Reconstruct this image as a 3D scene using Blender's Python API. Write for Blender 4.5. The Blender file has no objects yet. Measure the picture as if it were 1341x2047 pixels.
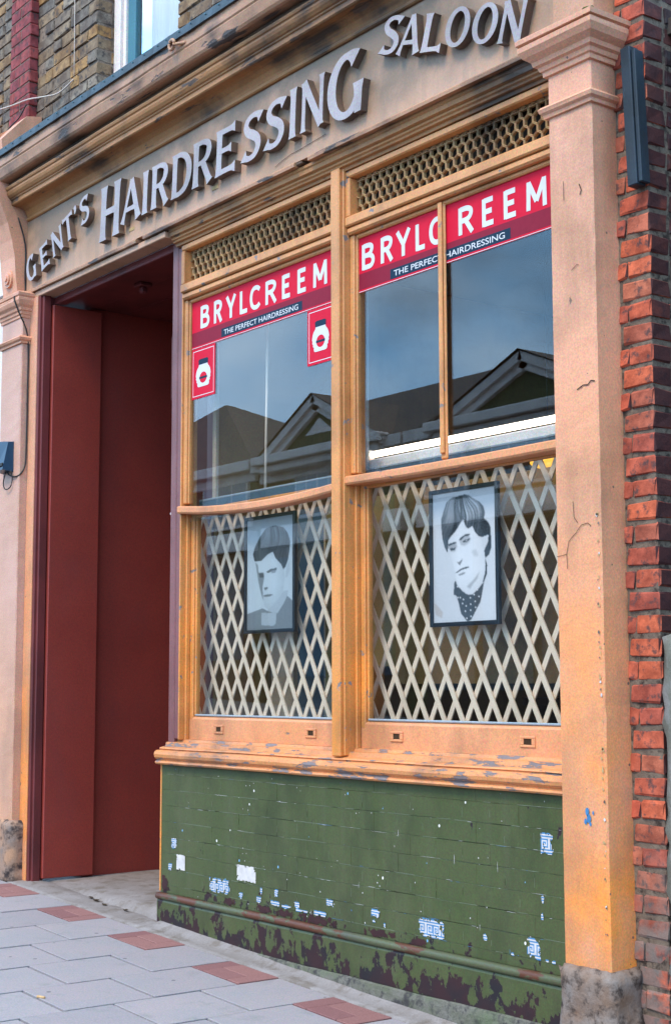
import bpy, bmesh, math, random
import numpy as np
from mathutils import Vector, Matrix, noise
random.seed(7)
S = bpy.context.scene
COL = S.collection

# ------------------------------------------------------------------ camera
cam_d = bpy.data.cameras.new('camera'); cam = bpy.data.objects.new('camera', cam_d); COL.objects.link(cam)
S.camera = cam
YAW, PITCH, ROLL = 0.922202, 0.116220, -0.002210
cy, sy, cp, sp = math.cos(YAW), math.sin(YAW), math.cos(PITCH), math.sin(PITCH)
fwd = Vector((-sy*cp, cy*cp, sp)); rgt = Vector((cy, sy, 0)); upv = rgt.cross(fwd)
r2 = rgt*math.cos(ROLL) + upv*math.sin(ROLL); u2 = upv*math.cos(ROLL) - rgt*math.sin(ROLL)
m = Matrix((r2, u2, -fwd)).transposed().to_4x4(); m.translation = (3.78512, -3.83530, 1.16316)
cam.matrix_world = m
cam_d.sensor_fit = 'VERTICAL'; cam_d.sensor_height = 36; cam_d.lens = 52.337
cam_d.clip_start = .05; cam_d.clip_end = 1000

# ------------------------------------------------------------------ sky, sun, exposure
SUN_DIR = Vector((0.14, -0.80, 1.10)).normalized()
W = bpy.data.worlds.new('World'); S.world = W; W.use_nodes = True
wn = W.node_tree.nodes; wl = W.node_tree.links; wn.clear()
wo = wn.new('ShaderNodeOutputWorld'); wb = wn.new('ShaderNodeBackground'); wl.new(wb.outputs[0], wo.inputs[0])
sky = wn.new('ShaderNodeTexSky'); sky.sky_type = 'NISHITA'; sky.sun_disc = False
sky.sun_elevation = math.asin(SUN_DIR.z); sky.sun_rotation = math.atan2(SUN_DIR.x, SUN_DIR.y)
sky.air_density = 1.2; sky.dust_density = 2.0
tc = wn.new('ShaderNodeTexCoord'); mp = wn.new('ShaderNodeMapping'); mp.inputs['Scale'].default_value = (1, 1, 2.2)
mp.inputs['Location'].default_value = (3.3, 1.7, 0.4)
wl.new(tc.outputs['Generated'], mp.inputs[0])
cn = wn.new('ShaderNodeTexNoise'); cn.inputs['Scale'].default_value = 2.6; cn.inputs['Detail'].default_value = 7; cn.inputs['Roughness'].default_value = .52
wl.new(mp.outputs[0], cn.inputs['Vector'])
cr = wn.new('ShaderNodeValToRGB'); cr.color_ramp.elements[0].position = .24; cr.color_ramp.elements[1].position = .44
wl.new(cn.outputs[0], cr.inputs[0])
cn2 = wn.new('ShaderNodeTexNoise'); cn2.inputs['Scale'].default_value = 4.2; cn2.inputs['Detail'].default_value = 5
wl.new(mp.outputs[0], cn2.inputs['Vector'])
cc = wn.new('ShaderNodeValToRGB')
cc.color_ramp.elements[0].position = .36; cc.color_ramp.elements[0].color = (6.0, 15.5, 28.0, 1)
cc.color_ramp.elements[1].position = .66; cc.color_ramp.elements[1].color = (21.5, 28.5, 36.0, 1)
wl.new(cn2.outputs[0], cc.inputs[0])
mx = wn.new('ShaderNodeMix'); mx.data_type = 'RGBA'
wl.new(cr.outputs[0], mx.inputs[0]); wl.new(sky.outputs[0], mx.inputs[6]); wl.new(cc.outputs[0], mx.inputs[7])
wl.new(mx.outputs[2], wb.inputs[0]); wb.inputs[1].default_value = 0.1
sun_d = bpy.data.lights.new('sun', 'SUN'); sun_d.energy = 2.8; sun_d.angle = math.radians(18); sun_d.color = (1, .85, .65)
sun = bpy.data.objects.new('sun', sun_d); COL.objects.link(sun)
sun.rotation_euler = (-SUN_DIR).to_track_quat('-Z', 'Y').to_euler()
S.view_settings.view_transform = 'Standard'; S.view_settings.look = 'None'; S.view_settings.exposure = 0.20; S.view_settings.gamma = 1
S.view_settings.use_curve_mapping = False
S.cycles.max_bounces = 8; S.cycles.transparent_max_bounces = 16; S.cycles.glossy_bounces = 4; S.cycles.diffuse_bounces = 3
S.cycles.caustics_reflective = False; S.cycles.caustics_refractive = False

# ------------------------------------------------------------------ helpers
def GZ(x, y): return -.047*(x+2.62) + .010*y          # the pavement falls gently to the right

def thing(name, label, cat, loc=(0, 0, 0), group=None, kind=None):
    o = bpy.data.objects.new(name, None); COL.objects.link(o); o.location = loc; o.empty_display_size = .1
    if label: o['label'] = label
    if cat: o['category'] = cat
    if group: o['group'] = group
    if kind: o['kind'] = kind
    return o

def tag(o, label=None, cat=None, group=None, kind=None):
    if label: o['label'] = label
    if cat: o['category'] = cat
    if group: o['group'] = group
    if kind: o['kind'] = kind
    return o

def wloc(o):
    v = Vector(o.location)
    while o.parent: o = o.parent; v = v + Vector(o.location)
    return v

class MB:
    def __init__(s): s.v = []; s.f = []; s.mi = []
    def add(s, v, f, mi=0):
        b = len(s.v); s.v += [tuple(p) for p in v]; s.f += [tuple(i+b for i in q) for q in f]
        s.mi += [mi]*len(f)
    def box(s, x0, x1, y0, y1, z0, z1, c=.002, mi=0):
        s.add(*cbox(x0, x1, y0, y1, z0, z1, c), mi)
    def build(s, name, mats, parent=None, smooth=False):
        if not isinstance(mats, (list, tuple)): mats = [mats]
        a = np.array(s.v, float); lo = a.min(0); hi = a.max(0)
        org = Vector(((lo[0]+hi[0])/2, (lo[1]+hi[1])/2, lo[2]))
        me = bpy.data.meshes.new(name)
        me.from_pydata([tuple(p) for p in (a-np.array(org))], [], s.f)
        for mt in mats: me.materials.append(mt)
        if len(mats) > 1: me.polygons.foreach_set('material_index', s.mi)
        if smooth: me.polygons.foreach_set('use_smooth', [True]*len(s.f))
        bm = bmesh.new(); bm.from_mesh(me); bmesh.ops.recalc_face_normals(bm, faces=bm.faces); bm.to_mesh(me); bm.free()
        me.update()
        o = bpy.data.objects.new(name, me); COL.objects.link(o)
        if parent: o.parent = parent; o.location = org - wloc(parent)
        else: o.location = org
        return o
    # profile of (y,z) points (closed polygon, listed so that it runs once round) swept along x
    def sweep_x(s, pts, x0, x1, step=.2, wob=0.0, seed=0, mi=0):
        n = max(1, int(abs(x1-x0)/step)); k = len(pts); base = []
        for i in range(n+1):
            x = x0+(x1-x0)*i/n
            for j, (y, z) in enumerate(pts):
                if wob:
                    q = noise.noise_vector(Vector((x*2.1+seed, z*1.3+seed*.7, y*2)))*wob*1.6 + noise.noise_vector(Vector((x*9+seed, z*20, y*20)))*wob*.5
                    base.append((x, y+q.y, z+q.z))
                else: base.append((x, y, z))
        f = [(i*k+j, i*k+(j+1) % k, (i+1)*k+(j+1) % k, (i+1)*k+j) for i in range(n) for j in range(k)]
        f += [tuple(range(k)), tuple(n*k+j for j in reversed(range(k)))]
        s.add(base, f, mi)

def cbox(x0, x1, y0, y1, z0, z1, c=.002):
    c = min(c, abs(x1-x0)*.4, abs(y1-y0)*.4, abs(z1-z0)*.4)
    X = (x0, x1); Y = (y0, y1); Z = (z0, z1); v = []; idx = {}
    for i in (0, 1):
        for j in (0, 1):
            for k in (0, 1):
                dx = c*(1-2*i); dy = c*(1-2*j); dz = c*(1-2*k)
                idx[i, j, k, 0] = len(v); v.append((X[i], Y[j]+dy, Z[k]+dz))
                idx[i, j, k, 1] = len(v); v.append((X[i]+dx, Y[j], Z[k]+dz))
                idx[i, j, k, 2] = len(v); v.append((X[i]+dx, Y[j]+dy, Z[k]))
    f = []
    q4 = ((0, 0), (1, 0), (1, 1), (0, 1))
    for i in (0, 1):
        a = [idx[i, j, k, 0] for j, k in q4]; f.append(a if i else a[::-1])
        a = [idx[j, i, k, 1] for j, k in q4]; f.append(a[::-1] if i else a)
        a = [idx[j, k, i, 2] for j, k in q4]; f.append(a if i else a[::-1])
    for i in (0, 1):
        for j in (0, 1):
            e = [idx[0, i, j, 1], idx[1, i, j, 1], idx[1, i, j, 2], idx[0, i, j, 2]]; f.append(e if (i == j) else e[::-1])
            e = [idx[i, 0, j, 0], idx[i, 1, j, 0], idx[i, 1, j, 2], idx[i, 0, j, 2]]; f.append(e if (i != j) else e[::-1])
            e = [idx[i, j, 0, 0], idx[i, j, 1, 0], idx[i, j, 1, 1], idx[i, j, 0, 1]]; f.append(e if (i == j) else e[::-1])
    for i in (0, 1):
        for j in (0, 1):
            for k in (0, 1):
                t = [idx[i, j, k, 0], idx[i, j, k, 1], idx[i, j, k, 2]]; f.append(t if (i+j+k) % 2 else t[::-1])
    return v, f

def box(name, x0, x1, y0, y1, z0, z1, mat, parent=None, c=.002):
    b = MB(); b.box(x0, x1, y0, y1, z0, z1, c); return b.build(name, mat, parent)

def rough_box(name, x0, x1, y0, y1, z0, z1, mat, parent=None, res=.03, amp=.008, seed=0, rnd=.015, freq=9):
    # a box with a worn, lumpy surface
    nx, ny, nz = [max(1, int(round(d/res))) for d in (x1-x0, y1-y0, z1-z0)]
    vs = {}; b = MB(); V = []; F = []
    cx, cy_, cz = (x0+x1)/2, (y0+y1)/2, (z0+z1)/2
    def vid(i, j, k):
        if (i, j, k) in vs: return vs[i, j, k]
        p = Vector((x0+(x1-x0)*i/nx, y0+(y1-y0)*j/ny, z0+(z1-z0)*k/nz))
        ex = (i in (0, nx))+(j in (0, ny))+(k in (0, nz))
        if ex >= 2:
            d = Vector(((cx-p.x) if i in (0, nx) else 0, (cy_-p.y) if j in (0, ny) else 0, (cz-p.z) if k in (0, nz) else 0))
            d = Vector([math.copysign(1, t) if abs(t) > 1e-9 else 0 for t in d]); p = p + d*rnd*(.6+.7*random.random())
        p = p + noise.noise_vector(p*freq+Vector((seed, seed*2, 0)))*amp + noise.noise_vector(p*freq*3.1+Vector((seed, 5, 0)))*amp*.5
        vs[i, j, k] = len(V); V.append(p); return vs[i, j, k]
    for i in range(nx):
        for j in range(ny):
            F.append((vid(i, j, 0), vid(i, j+1, 0), vid(i+1, j+1, 0), vid(i+1, j, 0)))
            F.append((vid(i, j, nz), vid(i+1, j, nz), vid(i+1, j+1, nz), vid(i, j+1, nz)))
    for i in range(nx):
        for k in range(nz):
            F.append((vid(i, 0, k), vid(i+1, 0, k), vid(i+1, 0, k+1), vid(i, 0, k+1)))
            F.append((vid(i, ny, k), vid(i, ny, k+1), vid(i+1, ny, k+1), vid(i+1, ny, k)))
    for j in range(ny):
        for k in range(nz):
            F.append((vid(0, j, k), vid(0, j, k+1), vid(0, j+1, k+1), vid(0, j+1, k)))
            F.append((vid(nx, j, k), vid(nx, j+1, k), vid(nx, j+1, k+1), vid(nx, j, k+1)))
    b.add(V, F); return b.build(name, mat, parent, smooth=True)

def tube(name, pts, r, mat, parent=None, n=8, spline=True):
    P = [Vector(p) for p in pts]
    if spline and len(P) > 2:
        Q = []
        for i in range(len(P)-1):
            a, b_, c_, d = P[max(i-1, 0)], P[i], P[i+1], P[min(i+2, len(P)-1)]
            for t in (0, .25, .5, .75):
                Q.append(.5*((2*b_)+(-a+c_)*t+(2*a-5*b_+4*c_-d)*t*t+(-a+3*b_-3*c_+d)*t**3))
        Q.append(P[-1]); P = Q
    V = []; F = []
    for i, p in enumerate(P):
        d = (P[min(i+1, len(P)-1)]-P[max(i-1, 0)]).normalized()
        a = d.cross(Vector((0, 0, 1)) if abs(d.z) < .9 else Vector((1, 0, 0))).normalized(); c_ = d.cross(a)
        for k in range(n):
            t = 2*math.pi*k/n; V.append(p+(a*math.cos(t)+c_*math.sin(t))*r)
    for i in range(len(P)-1):
        for k in range(n): F.append((i*n+k, i*n+(k+1) % n, (i+1)*n+(k+1) % n, (i+1)*n+k))
    F += [tuple(range(n))[::-1], tuple((len(P)-1)*n+k for k in range(n))]
    b = MB(); b.add(V, F); return b.build(name, mat, parent, smooth=True)

# ------------------------------------------------------------------ materials
class NT:
    def __init__(s, name):
        s.m = bpy.data.materials.new(name); s.m.use_nodes = True; s.t = s.m.node_tree; s.n = s.t.nodes; s.l = s.t.links
        s.b = s.n['Principled BSDF']
        g = s.n.new('ShaderNodeNewGeometry'); s.pos = g.outputs['Position']; s.nor = g.outputs['Normal']
    def noise(s, scale, detail=4, rough=.55, vec=None, vscale=None, loc=None, dist=0):
        v = vec or s.pos
        if vscale or loc:
            mp = s.n.new('ShaderNodeMapping'); s.l.new(v, mp.inputs[0])
            if vscale: mp.inputs['Scale'].default_value = vscale
            if loc: mp.inputs['Location'].default_value = loc
            v = mp.outputs[0]
        t = s.n.new('ShaderNodeTexNoise'); t.inputs['Scale'].default_value = scale; t.inputs['Detail'].default_value = detail
        t.inputs['Roughness'].default_value = rough; t.inputs['Distortion'].default_value = dist
        s.l.new(v, t.inputs['Vector']); return t.outputs[0]
    def ramp(s, val, a, b, lo=0., hi=1.):
        t = s.n.new('ShaderNodeMapRange'); t.inputs[1].default_value = a; t.inputs[2].default_value = b
        t.inputs[3].default_value = lo; t.inputs[4].default_value = hi; s.l.new(val, t.inputs[0]); return t.outputs[0]
    def cramp(s, val, stops):
        t = s.n.new('ShaderNodeValToRGB'); e = t.color_ramp.elements
        while len(e) < len(stops): e.new(.5)
        for q, (p, c) in zip(e, stops): q.position = p; q.color = (*c, 1)
        s.l.new(val, t.inputs[0]); return t.outputs[0]
    def math(s, op, a, b=None):
        t = s.n.new('ShaderNodeMath'); t.operation = op
        for i, q in enumerate((a, b)):
            if q is None: continue
            if isinstance(q, (int, float)): t.inputs[i].default_value = q
            else: s.l.new(q, t.inputs[i])
        return t.outputs[0]
    def mix(s, fac, a, b, mode='MIX'):
        t = s.n.new('ShaderNodeMix'); t.data_type = 'RGBA'; t.blend_type = mode
        for i, q in ((0, fac), (6, a), (7, b)):
            if isinstance(q, (int, float)): t.inputs[i].default_value = q
            elif isinstance(q, tuple): t.inputs[i].default_value = (*q, 1)
            else: s.l.new(q, t.inputs[i])
        return t.outputs[2]
    def sep(s, v):
        t = s.n.new('ShaderNodeSeparateXYZ'); s.l.new(v, t.inputs[0]); return t.outputs
    def rnd(s):
        return s.n.new('ShaderNodeObjectInfo').outputs['Random']
    def bump(s, h, strength=.3, dist=.004):
        t = s.n.new('ShaderNodeBump'); t.inputs['Strength'].default_value = strength; t.inputs['Distance'].default_value = dist
        s.l.new(h, t.inputs['Height']); s.l.new(t.outputs[0], s.b.inputs['Normal'])
    def out(s, col, rough=.6, spec=.4):
        if isinstance(col, tuple): s.b.inputs['Base Color'].default_value = (*col, 1)
        else: s.l.new(col, s.b.inputs['Base Color'])
        if isinstance(rough, float): s.b.inputs['Roughness'].default_value = rough
        else: s.l.new(rough, s.b.inputs['Roughness'])
        s.b.inputs['Specular IOR Level'].default_value = spec
        return s.m

WARM_TINT = (1.0, .85, .77)  # even warm tint multiplied into the colours, standing in for warmer light
def warm_c(c): return tuple(v*k for v, k in zip(c, WARM_TINT))
def grainy(t, col, amt=.3, sc=150):
    n_ = t.n.new('ShaderNodeTexNoise'); n_.inputs['Scale'].default_value = sc; n_.inputs['Detail'].default_value = 2; t.l.new(t.pos, n_.inputs['Vector'])
    return t.mix(amt, col, t.mix(1., t.mix(1., col, n_.outputs[1], 'MULTIPLY'), (2.05, 2.05, 2.05), 'MULTIPLY'))
def paint(name, a, b, chip=None, chip_t=.66, dirt=None, dirt_amt=.5, dscale=(5, 5, .7), rough=.5, low=None, lz=(0., 3.), bump=.3, chscale=14, grain=.30, loc=None, spec=.35, chvs=None, specks=False):
    t = NT(name); a, b = warm_c(a), warm_c(b); low = warm_c(low) if low else None; chip = warm_c(chip) if chip else None; dirt = warm_c(dirt) if dirt else None
    base = a
    if low: base = t.mix(t.ramp(t.math('ADD', t.sep(t.pos)[2], t.math('MULTIPLY', t.noise(1.7, 3), .8)), lz[0]+.4, lz[1]+.4), low, a)  # warmer lower tint: paint fading and bounce light, both mixed into the colour
    col = t.mix(t.ramp(t.noise(3.2, 5, loc=loc), .35, .7), base, b)
    fine = t.noise(90, 3, .7)
    col = t.mix(grain, col, t.mix(1., col, t.cramp(fine, [(.25, (.55, .55, .55)), (.8, (1.4, 1.4, 1.4))]), 'MULTIPLY'))
    if dirt:
        d = t.math('MULTIPLY', t.noise(1.6, 7, .62, vscale=dscale), t.ramp(t.noise(2.3, 5, loc=(4, 2, 1)), .3, .7))
        col = t.mix(t.math('MULTIPLY', t.ramp(d, .22, .5), dirt_amt), col, dirt)
    col = grainy(t, col, .42 if grain > .1 else .12)
    if specks:
        v = t.n.new('ShaderNodeTexVoronoi'); v.inputs['Scale'].default_value = 22; t.l.new(t.pos, v.inputs['Vector']); vc = t.sep(v.outputs['Color'])
        col = t.mix(t.math('MULTIPLY', t.math('LESS_THAN', v.outputs['Distance'], t.ramp(vc[1], 0, 1, .02, .12)), t.math('GREATER_THAN', vc[0], .80)), col, (.16, .10, .07))
    h = t.math('ADD', t.math('MULTIPLY', fine, .25), t.noise(16, 5))
    if chip:
        c = t.ramp(t.noise(chscale, 8, .62, loc=(7, 3, 2) if not loc else loc, vscale=chvs), chip_t, chip_t+.025)
        col = t.mix(c, col, t.mix(t.noise(40, 3), chip, tuple(v*.55 for v in chip)))
        h = t.math('SUBTRACT', h, c)
    t.bump(h, bump, .004)
    return t.out(col, rough, spec)

M = {}
DIRT = (.06, .045, .035)
M['pil'] = paint('pilaster paint', (.66, .365, .25), (.61, .32, .19), chip=(.25, .17, .12), chip_t=.70, dirt=(.30, .16, .09), dirt_amt=.55, specks=True, low=(.84, .285, .025), lz=(.2, 2.6), rough=.5, chscale=11, bump=.4)
M['pil_pink'] = paint('pink pilaster paint', (.58, .37, .30), (.53, .325, .24), chip=(.28, .22, .2), chip_t=.70, dirt=(.3, .2, .15), dirt_amt=.4, low=(.66, .36, .20), lz=(.1, 1.8), chscale=11, bump=.4)
M['frame'] = paint('window frame paint', (.64, .33, .135), (.58, .28, .10), chip=(.26, .25, .26), chip_t=.64, dirt=(.20, .10, .04), dirt_amt=.55, rough=.45, low=(.78, .305, .055), lz=(.9, 3.0), chscale=16)
M['sill'] = paint('sill paint', (.66, .30, .125), (.60, .255, .085), chip=(.25, .215, .22), chip_t=.560, dirt=(.14, .10, .08), dirt_amt=.6, rough=.5, chscale=21, chvs=(.35, 1, 1.6), bump=.6)
M['rail'] = paint('rail paint', (.68, .325, .165), (.62, .28, .12), chip=(.20, .19, .19), chip_t=.66, dirt=(.16, .10, .07), dirt_amt=.4, rough=.5, chscale=12, chvs=(.4, 1, 1.6), bump=.5)
M['cornice'] = paint('cornice paint', (.42, .215, .085), (.36, .18, .065), chip=(.13, .095, .075), chip_t=.62, dirt=(.06, .038, .024), dirt_amt=1.0, dscale=(.6, 9, 9), rough=.55, chscale=9, chvs=(.35, 1.5, 1.5), bump=.5)
M['cornice_top'] = paint('upper cornice paint', (.46, .28, .18), (.38, .22, .125), chip=(.10, .085, .08), chip_t=.60, dirt=(.06, .042, .032), dirt_amt=1.0, dscale=(.5, 9, 9), rough=.5, chscale=8, chvs=(.3, 1.5, 1.5), bump=.6)
def fascia_mat():
    t = NT('fascia paint')
    col = t.mix(t.ramp(t.noise(2.4, 5), .35, .7), (.53, .30, .195), (.46, .245, .135))
    z = t.sep(t.pos)[2]
    # soot held round and above the letters, clean along the bottom edge
    soot = t.math('MULTIPLY', t.ramp(t.noise(3.5, 7, .6), .24, .50), t.ramp(t.math('ADD', z, t.math('MULTIPLY', t.noise(4, 5), .22)), 3.60, 3.78))
    col = t.mix(t.math('MULTIPLY', soot, .80), col, (.155, .108, .07))
    st = t.ramp(t.noise(1.3, 6, .6, vscale=(11, 1, .8)), .52, .75)
    col = t.mix(t.math('MULTIPLY', st, .35), col, (.2, .14, .10))
    fine = t.noise(95, 3, .7)
    col = t.mix(.15, col, t.mix(1., col, t.cramp(fine, [(.25, (.5, .5, .5)), (.8, (1.4, 1.4, 1.4))]), 'MULTIPLY'))
    col = grainy(t, col, .28)
    t.bump(t.math('ADD', fine, t.noise(14, 4)), .2, .003)
    return t.out(col, .55)
M['fascia'] = fascia_mat()
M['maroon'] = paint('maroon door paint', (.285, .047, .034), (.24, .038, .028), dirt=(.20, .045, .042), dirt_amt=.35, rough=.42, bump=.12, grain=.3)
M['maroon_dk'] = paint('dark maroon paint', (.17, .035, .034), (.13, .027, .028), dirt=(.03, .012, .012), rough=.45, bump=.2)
M['mauve'] = paint('mauve paint', (.225, .115, .125), (.19, .088, .09), dirt=(.09, .03, .03), dirt_amt=.5, rough=.45, low=(.22, .085, .085), lz=(.5, 2.6))
M['lead'] = paint('lead', (.018, .036, .05), (.010, .020, .03), dirt=(.006, .008, .011), dirt_amt=.8, rough=.45, bump=.8)
M['blacktrim'] = paint('painted shade board', (.12, .075, .045), (.09, .055, .03), dirt=(.03, .02, .015), dirt_amt=.9, rough=.6)  # dark colour carries the shade of the cornice recess
M['letter'] = paint('letter face', (.36, .36, .405), (.41, .385, .41), dirt=(.17, .165, .18), dirt_amt=.55, dscale=(4, 4, 4), rough=.45, bump=.15)
M['letter_side'] = paint('letter side', (.15, .11, .085), (.18, .115, .075), dirt=(.05, .042, .04), dirt_amt=.7, rough=.6)
M['cream'] = paint('cream slat', (.86, .76, .62), (.82, .72, .58), dirt=(.3, .24, .17), dirt_amt=.3, rough=.5, bump=.08, grain=.08)
M['cream_dk'] = paint('cream post', (.50, .45, .36), (.45, .40, .31), rough=.6, bump=.1)
M['grille'] = paint('grille', (.42, .30, .16), (.34, .235, .115), dirt=(.07, .05, .035), dirt_amt=.85, dscale=(6, 6, 6), rough=.6)
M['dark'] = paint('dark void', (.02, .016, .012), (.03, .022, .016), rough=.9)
M['black_frame'] = paint('black frame', (.012, .016, .022), (.02, .024, .03), rough=.3, bump=.05)
M['white'] = paint('white paint', (.80, .79, .78), (.74, .74, .74), dirt=(.35, .35, .36), dirt_amt=.35, rough=.5, bump=.1)
M['teal'] = paint('teal frame', (.06, .22, .30), (.05, .18, .26), rough=.4)
M['bluebox'] = paint('blue plastic', (.008, .04, .09), (.006, .03, .07), rough=.35, bump=.05)
M['wire'] = paint('black cable', (.012, .012, .012), (.02, .018, .016), rough=.5)
M['wire_white'] = paint('white cable', (.6, .55, .5), (.5, .46, .42), rough=.5)
M['batten'] = paint('blue black timber', (.018, .035, .055), (.012, .018, .024), chip=(.05, .16, .24), chip_t=.66, dirt=(.02, .018, .018), dirt_amt=.8, dscale=(9, 9, .5), rough=.55, chscale=14, chvs=(3, 3, .3), bump=.7)
M['interior'] = paint('interior wall', (.34, .21, .08), (.30, .19, .075), dirt=(.06, .05, .03), dirt_amt=.4, rough=.8)
M['hardboard'] = paint('brown hardboard', (.32, .20, .065), (.27, .18, .065), dirt=(.07, .05, .025), dirt_amt=.5, rough=.7)
M['olive'] = paint('olive board', (.24, .20, .07), (.20, .17, .065), dirt=(.06, .05, .03), dirt_amt=.5, rough=.7)
M['ceiling'] = paint('interior ceiling', (.06, .055, .05), (.05, .045, .04), rough=.9)
M['counter'] = paint('dark counter', (.03, .022, .02), (.05, .03, .025), rough=.4)
M['redcloth'] = paint('dark red cloth', (.15, .02, .03), (.1, .015, .02), rough=.9)
M['blue_int'] = paint('interior blue board', (.055, .11, .16), (.045, .09, .14), rough=.6)
M['shelf'] = paint('pale blue rail', (.30, .38, .44), (.24, .33, .40), rough=.4)

def green_mat(name, zlo, zhi, amt):
    # old green gloss paint over maroon paint over glazed tile: flaked off towards the pavement
    t = NT(name)
    z = t.sep(t.pos)[2]
    col = t.mix(t.ramp(t.noise(2.2, 5), .35, .68), (.060, .073, .022), (.073, .081, .029))
    col = t.mix(t.math('MULTIPLY', t.ramp(t.noise(7, 5, loc=(1, 4, 2)), .5, .75), .4), col, (.032, .052, .016))
    col = t.mix(t.math('MULTIPLY', t.ramp(t.noise(1.2, 6, .6, vscale=(9, 9, .8)), .50, .72), .35), col, (.095, .095, .05))
    fine = t.noise(110, 3, .7)
    col = t.mix(.32, col, t.mix(1., col, t.cramp(fine, [(.25, (.5, .5, .5)), (.8, (1.45, 1.45, 1.45))]), 'MULTIPLY'))
    col = grainy(t, col, .4)
    gr_ = t.ramp(t.noise(2.6, 8, .66, vscale=(1.6, 1, .8), loc=(6, 1, 2)), .50, .66)
    col = t.mix(t.math('MULTIPLY', gr_, .5), col, (.030, .036, .013))
    n = t.math('ADD', t.noise(19, 8, .62, vscale=(1.0, 1, .70)), t.math('MULTIPLY', t.noise(3.1, 3, loc=(9, 1, 3)), .45))
    bias = t.ramp(z, zlo, zhi, amt, 0.0)
    c = t.ramp(t.math('ADD', n, bias), .925, .94)
    mar = t.mix(t.ramp(t.noise(9, 5), .4, .65), (.030, .008, .009), (.013, .008, .010))
    col = t.mix(c, col, mar)
    # pin-head chips of glaze
    v = t.n.new('ShaderNodeTexVoronoi'); v.inputs['Scale'].default_value = 26; v.inputs['Randomness'].default_value = 1
    mpn = t.n.new('ShaderNodeMapping'); t.l.new(t.pos, mpn.inputs[0]); mpn.inputs['Scale'].default_value = (1, .02, .8)
    t.l.new(mpn.outputs[0], v.inputs['Vector'])
    vc = t.sep(v.outputs['Color'])
    lim = t.ramp(vc[1], 0, 1, .03, .13)
    sp_ = t.math('MULTIPLY', t.math('LESS_THAN', v.outputs['Distance'], lim), t.math('GREATER_THAN', t.math('ADD', vc[0], t.math('MULTIPLY', t.noise(2.6, 3, loc=(3, 3, 8)), .5)), 1.12))
    col = t.mix(sp_, col, t.mix(t.math('GREATER_THAN', vc[2], .6), (.75, .68, .62), (.16, .33, .5)))
    h = t.math('SUBTRACT', t.math('ADD', t.noise(20, 5), t.math('MULTIPLY', fine, .2)), t.math('MULTIPLY', c, .8))
    t.bump(h, .3, .004)
    return t.out(col, t.ramp(c, 0, 1, .42, .6), .4)
M['green'] = green_mat('green tile paint', .13, .27, .19)
M['green_skirt'] = green_mat('green skirting paint', -.05, .21, .36)
M['roll'] = paint('skirting roll', (.075, .095, .045), (.09, .105, .055), chip=(.13, .05, .025), chip_t=.52, dirt=(.06, .06, .05), dirt_amt=.6, rough=.5, chscale=9, chvs=(.5, 1, 1))

def stone_mat(name, a, b, c, sc=8, rough=.8, bump=.8, green=None):
    t = NT(name); a, b, c = warm_c(a), warm_c(b), warm_c(c)
    col = t.mix(t.ramp(t.noise(sc, 7, .6), .35, .65), a, b)
    col = t.mix(t.ramp(t.noise(sc*1.7, 8, .65, loc=(2, 8, 1)), .5, .62), col, c)
    if green: col = t.mix(t.ramp(t.noise(5, 5, loc=(5, 5, 5)), .5, .7), col, green)
    fine = t.noise(120, 3, .7)
    col = t.mix(.3, col, t.mix(1., col, t.cramp(fine, [(.25, (.45, .45, .45)), (.8, (1.5, 1.5, 1.5))]), 'MULTIPLY'))
    t.bump(t.math('ADD', t.noise(sc*3, 6), t.math('MULTIPLY', fine, .3)), bump, .008)
    return t.out(col, rough, .25)
M['base_stone'] = stone_mat('weathered stone', (.19, .125, .085), (.22, .20, .185), (.05, .037, .03), 9)
M['base_paint'] = stone_mat('flaked painted base', (.40, .25, .16), (.21, .19, .18), (.045, .035, .035), 7)
M['plinth'] = stone_mat('dirty concrete', (.16, .165, .15), (.11, .125, .09), (.05, .05, .052), 12, green=(.10, .13, .06))
M['cement'] = stone_mat('cement', (.25, .245, .25), (.20, .19, .185), (.16, .145, .13), 6, bump=.5)
M['post'] = stone_mat('grey green cement post', (.17, .185, .165), (.13, .145, .125), (.22, .24, .24), 5, bump=.5)
M['mortar'] = stone_mat('sooty mortar', (.125, .10, .08), (.19, .16, .125), (.045, .036, .03), 16)
M['mortar_y'] = stone_mat('stock wall mortar', (.27, .22, .175), (.20, .17, .14), (.12, .10, .09), 20)

def brick_mat(name, stops, soot_side=False, smear=False):
    t = NT(name)
    col = t.cramp(t.rnd(), stops)
    col = t.mix(t.ramp(t.noise(13, 6, .6), .38, .62), col, t.mix(1., col, (.50, .44, .44), 'MULTIPLY'))
    col = t.mix(t.math('MULTIPLY', t.ramp(t.noise(26, 7, .66, loc=(1, 2, 3)), .53, .62), .8), col, (.05, .04, .04))
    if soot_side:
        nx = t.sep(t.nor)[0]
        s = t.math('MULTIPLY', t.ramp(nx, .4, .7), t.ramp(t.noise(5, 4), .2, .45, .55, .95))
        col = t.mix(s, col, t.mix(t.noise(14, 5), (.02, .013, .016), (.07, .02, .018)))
    if smear:
        z = t.sep(t.pos)[2]
        s = t.math('MULTIPLY', t.ramp(t.math('ADD', z, t.math('MULTIPLY', t.noise(6, 5), .5)), .55, .95, .85, 0.), t.ramp(t.noise(11, 6), .38, .53))
        col = t.mix(s, col, (.16, .135, .115))
    fine = t.noise(130, 3, .7)
    col = t.mix(.3, col, t.mix(1., col, t.cramp(fine, [(.25, (.5, .5, .5)), (.8, (1.5, 1.5, 1.5))]), 'MULTIPLY'))
    t.bump(t.math('ADD', t.noise(35, 6), t.math('MULTIPLY', fine, .3)), .7, .005)
    return t.out(col, .8, .25)
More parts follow.
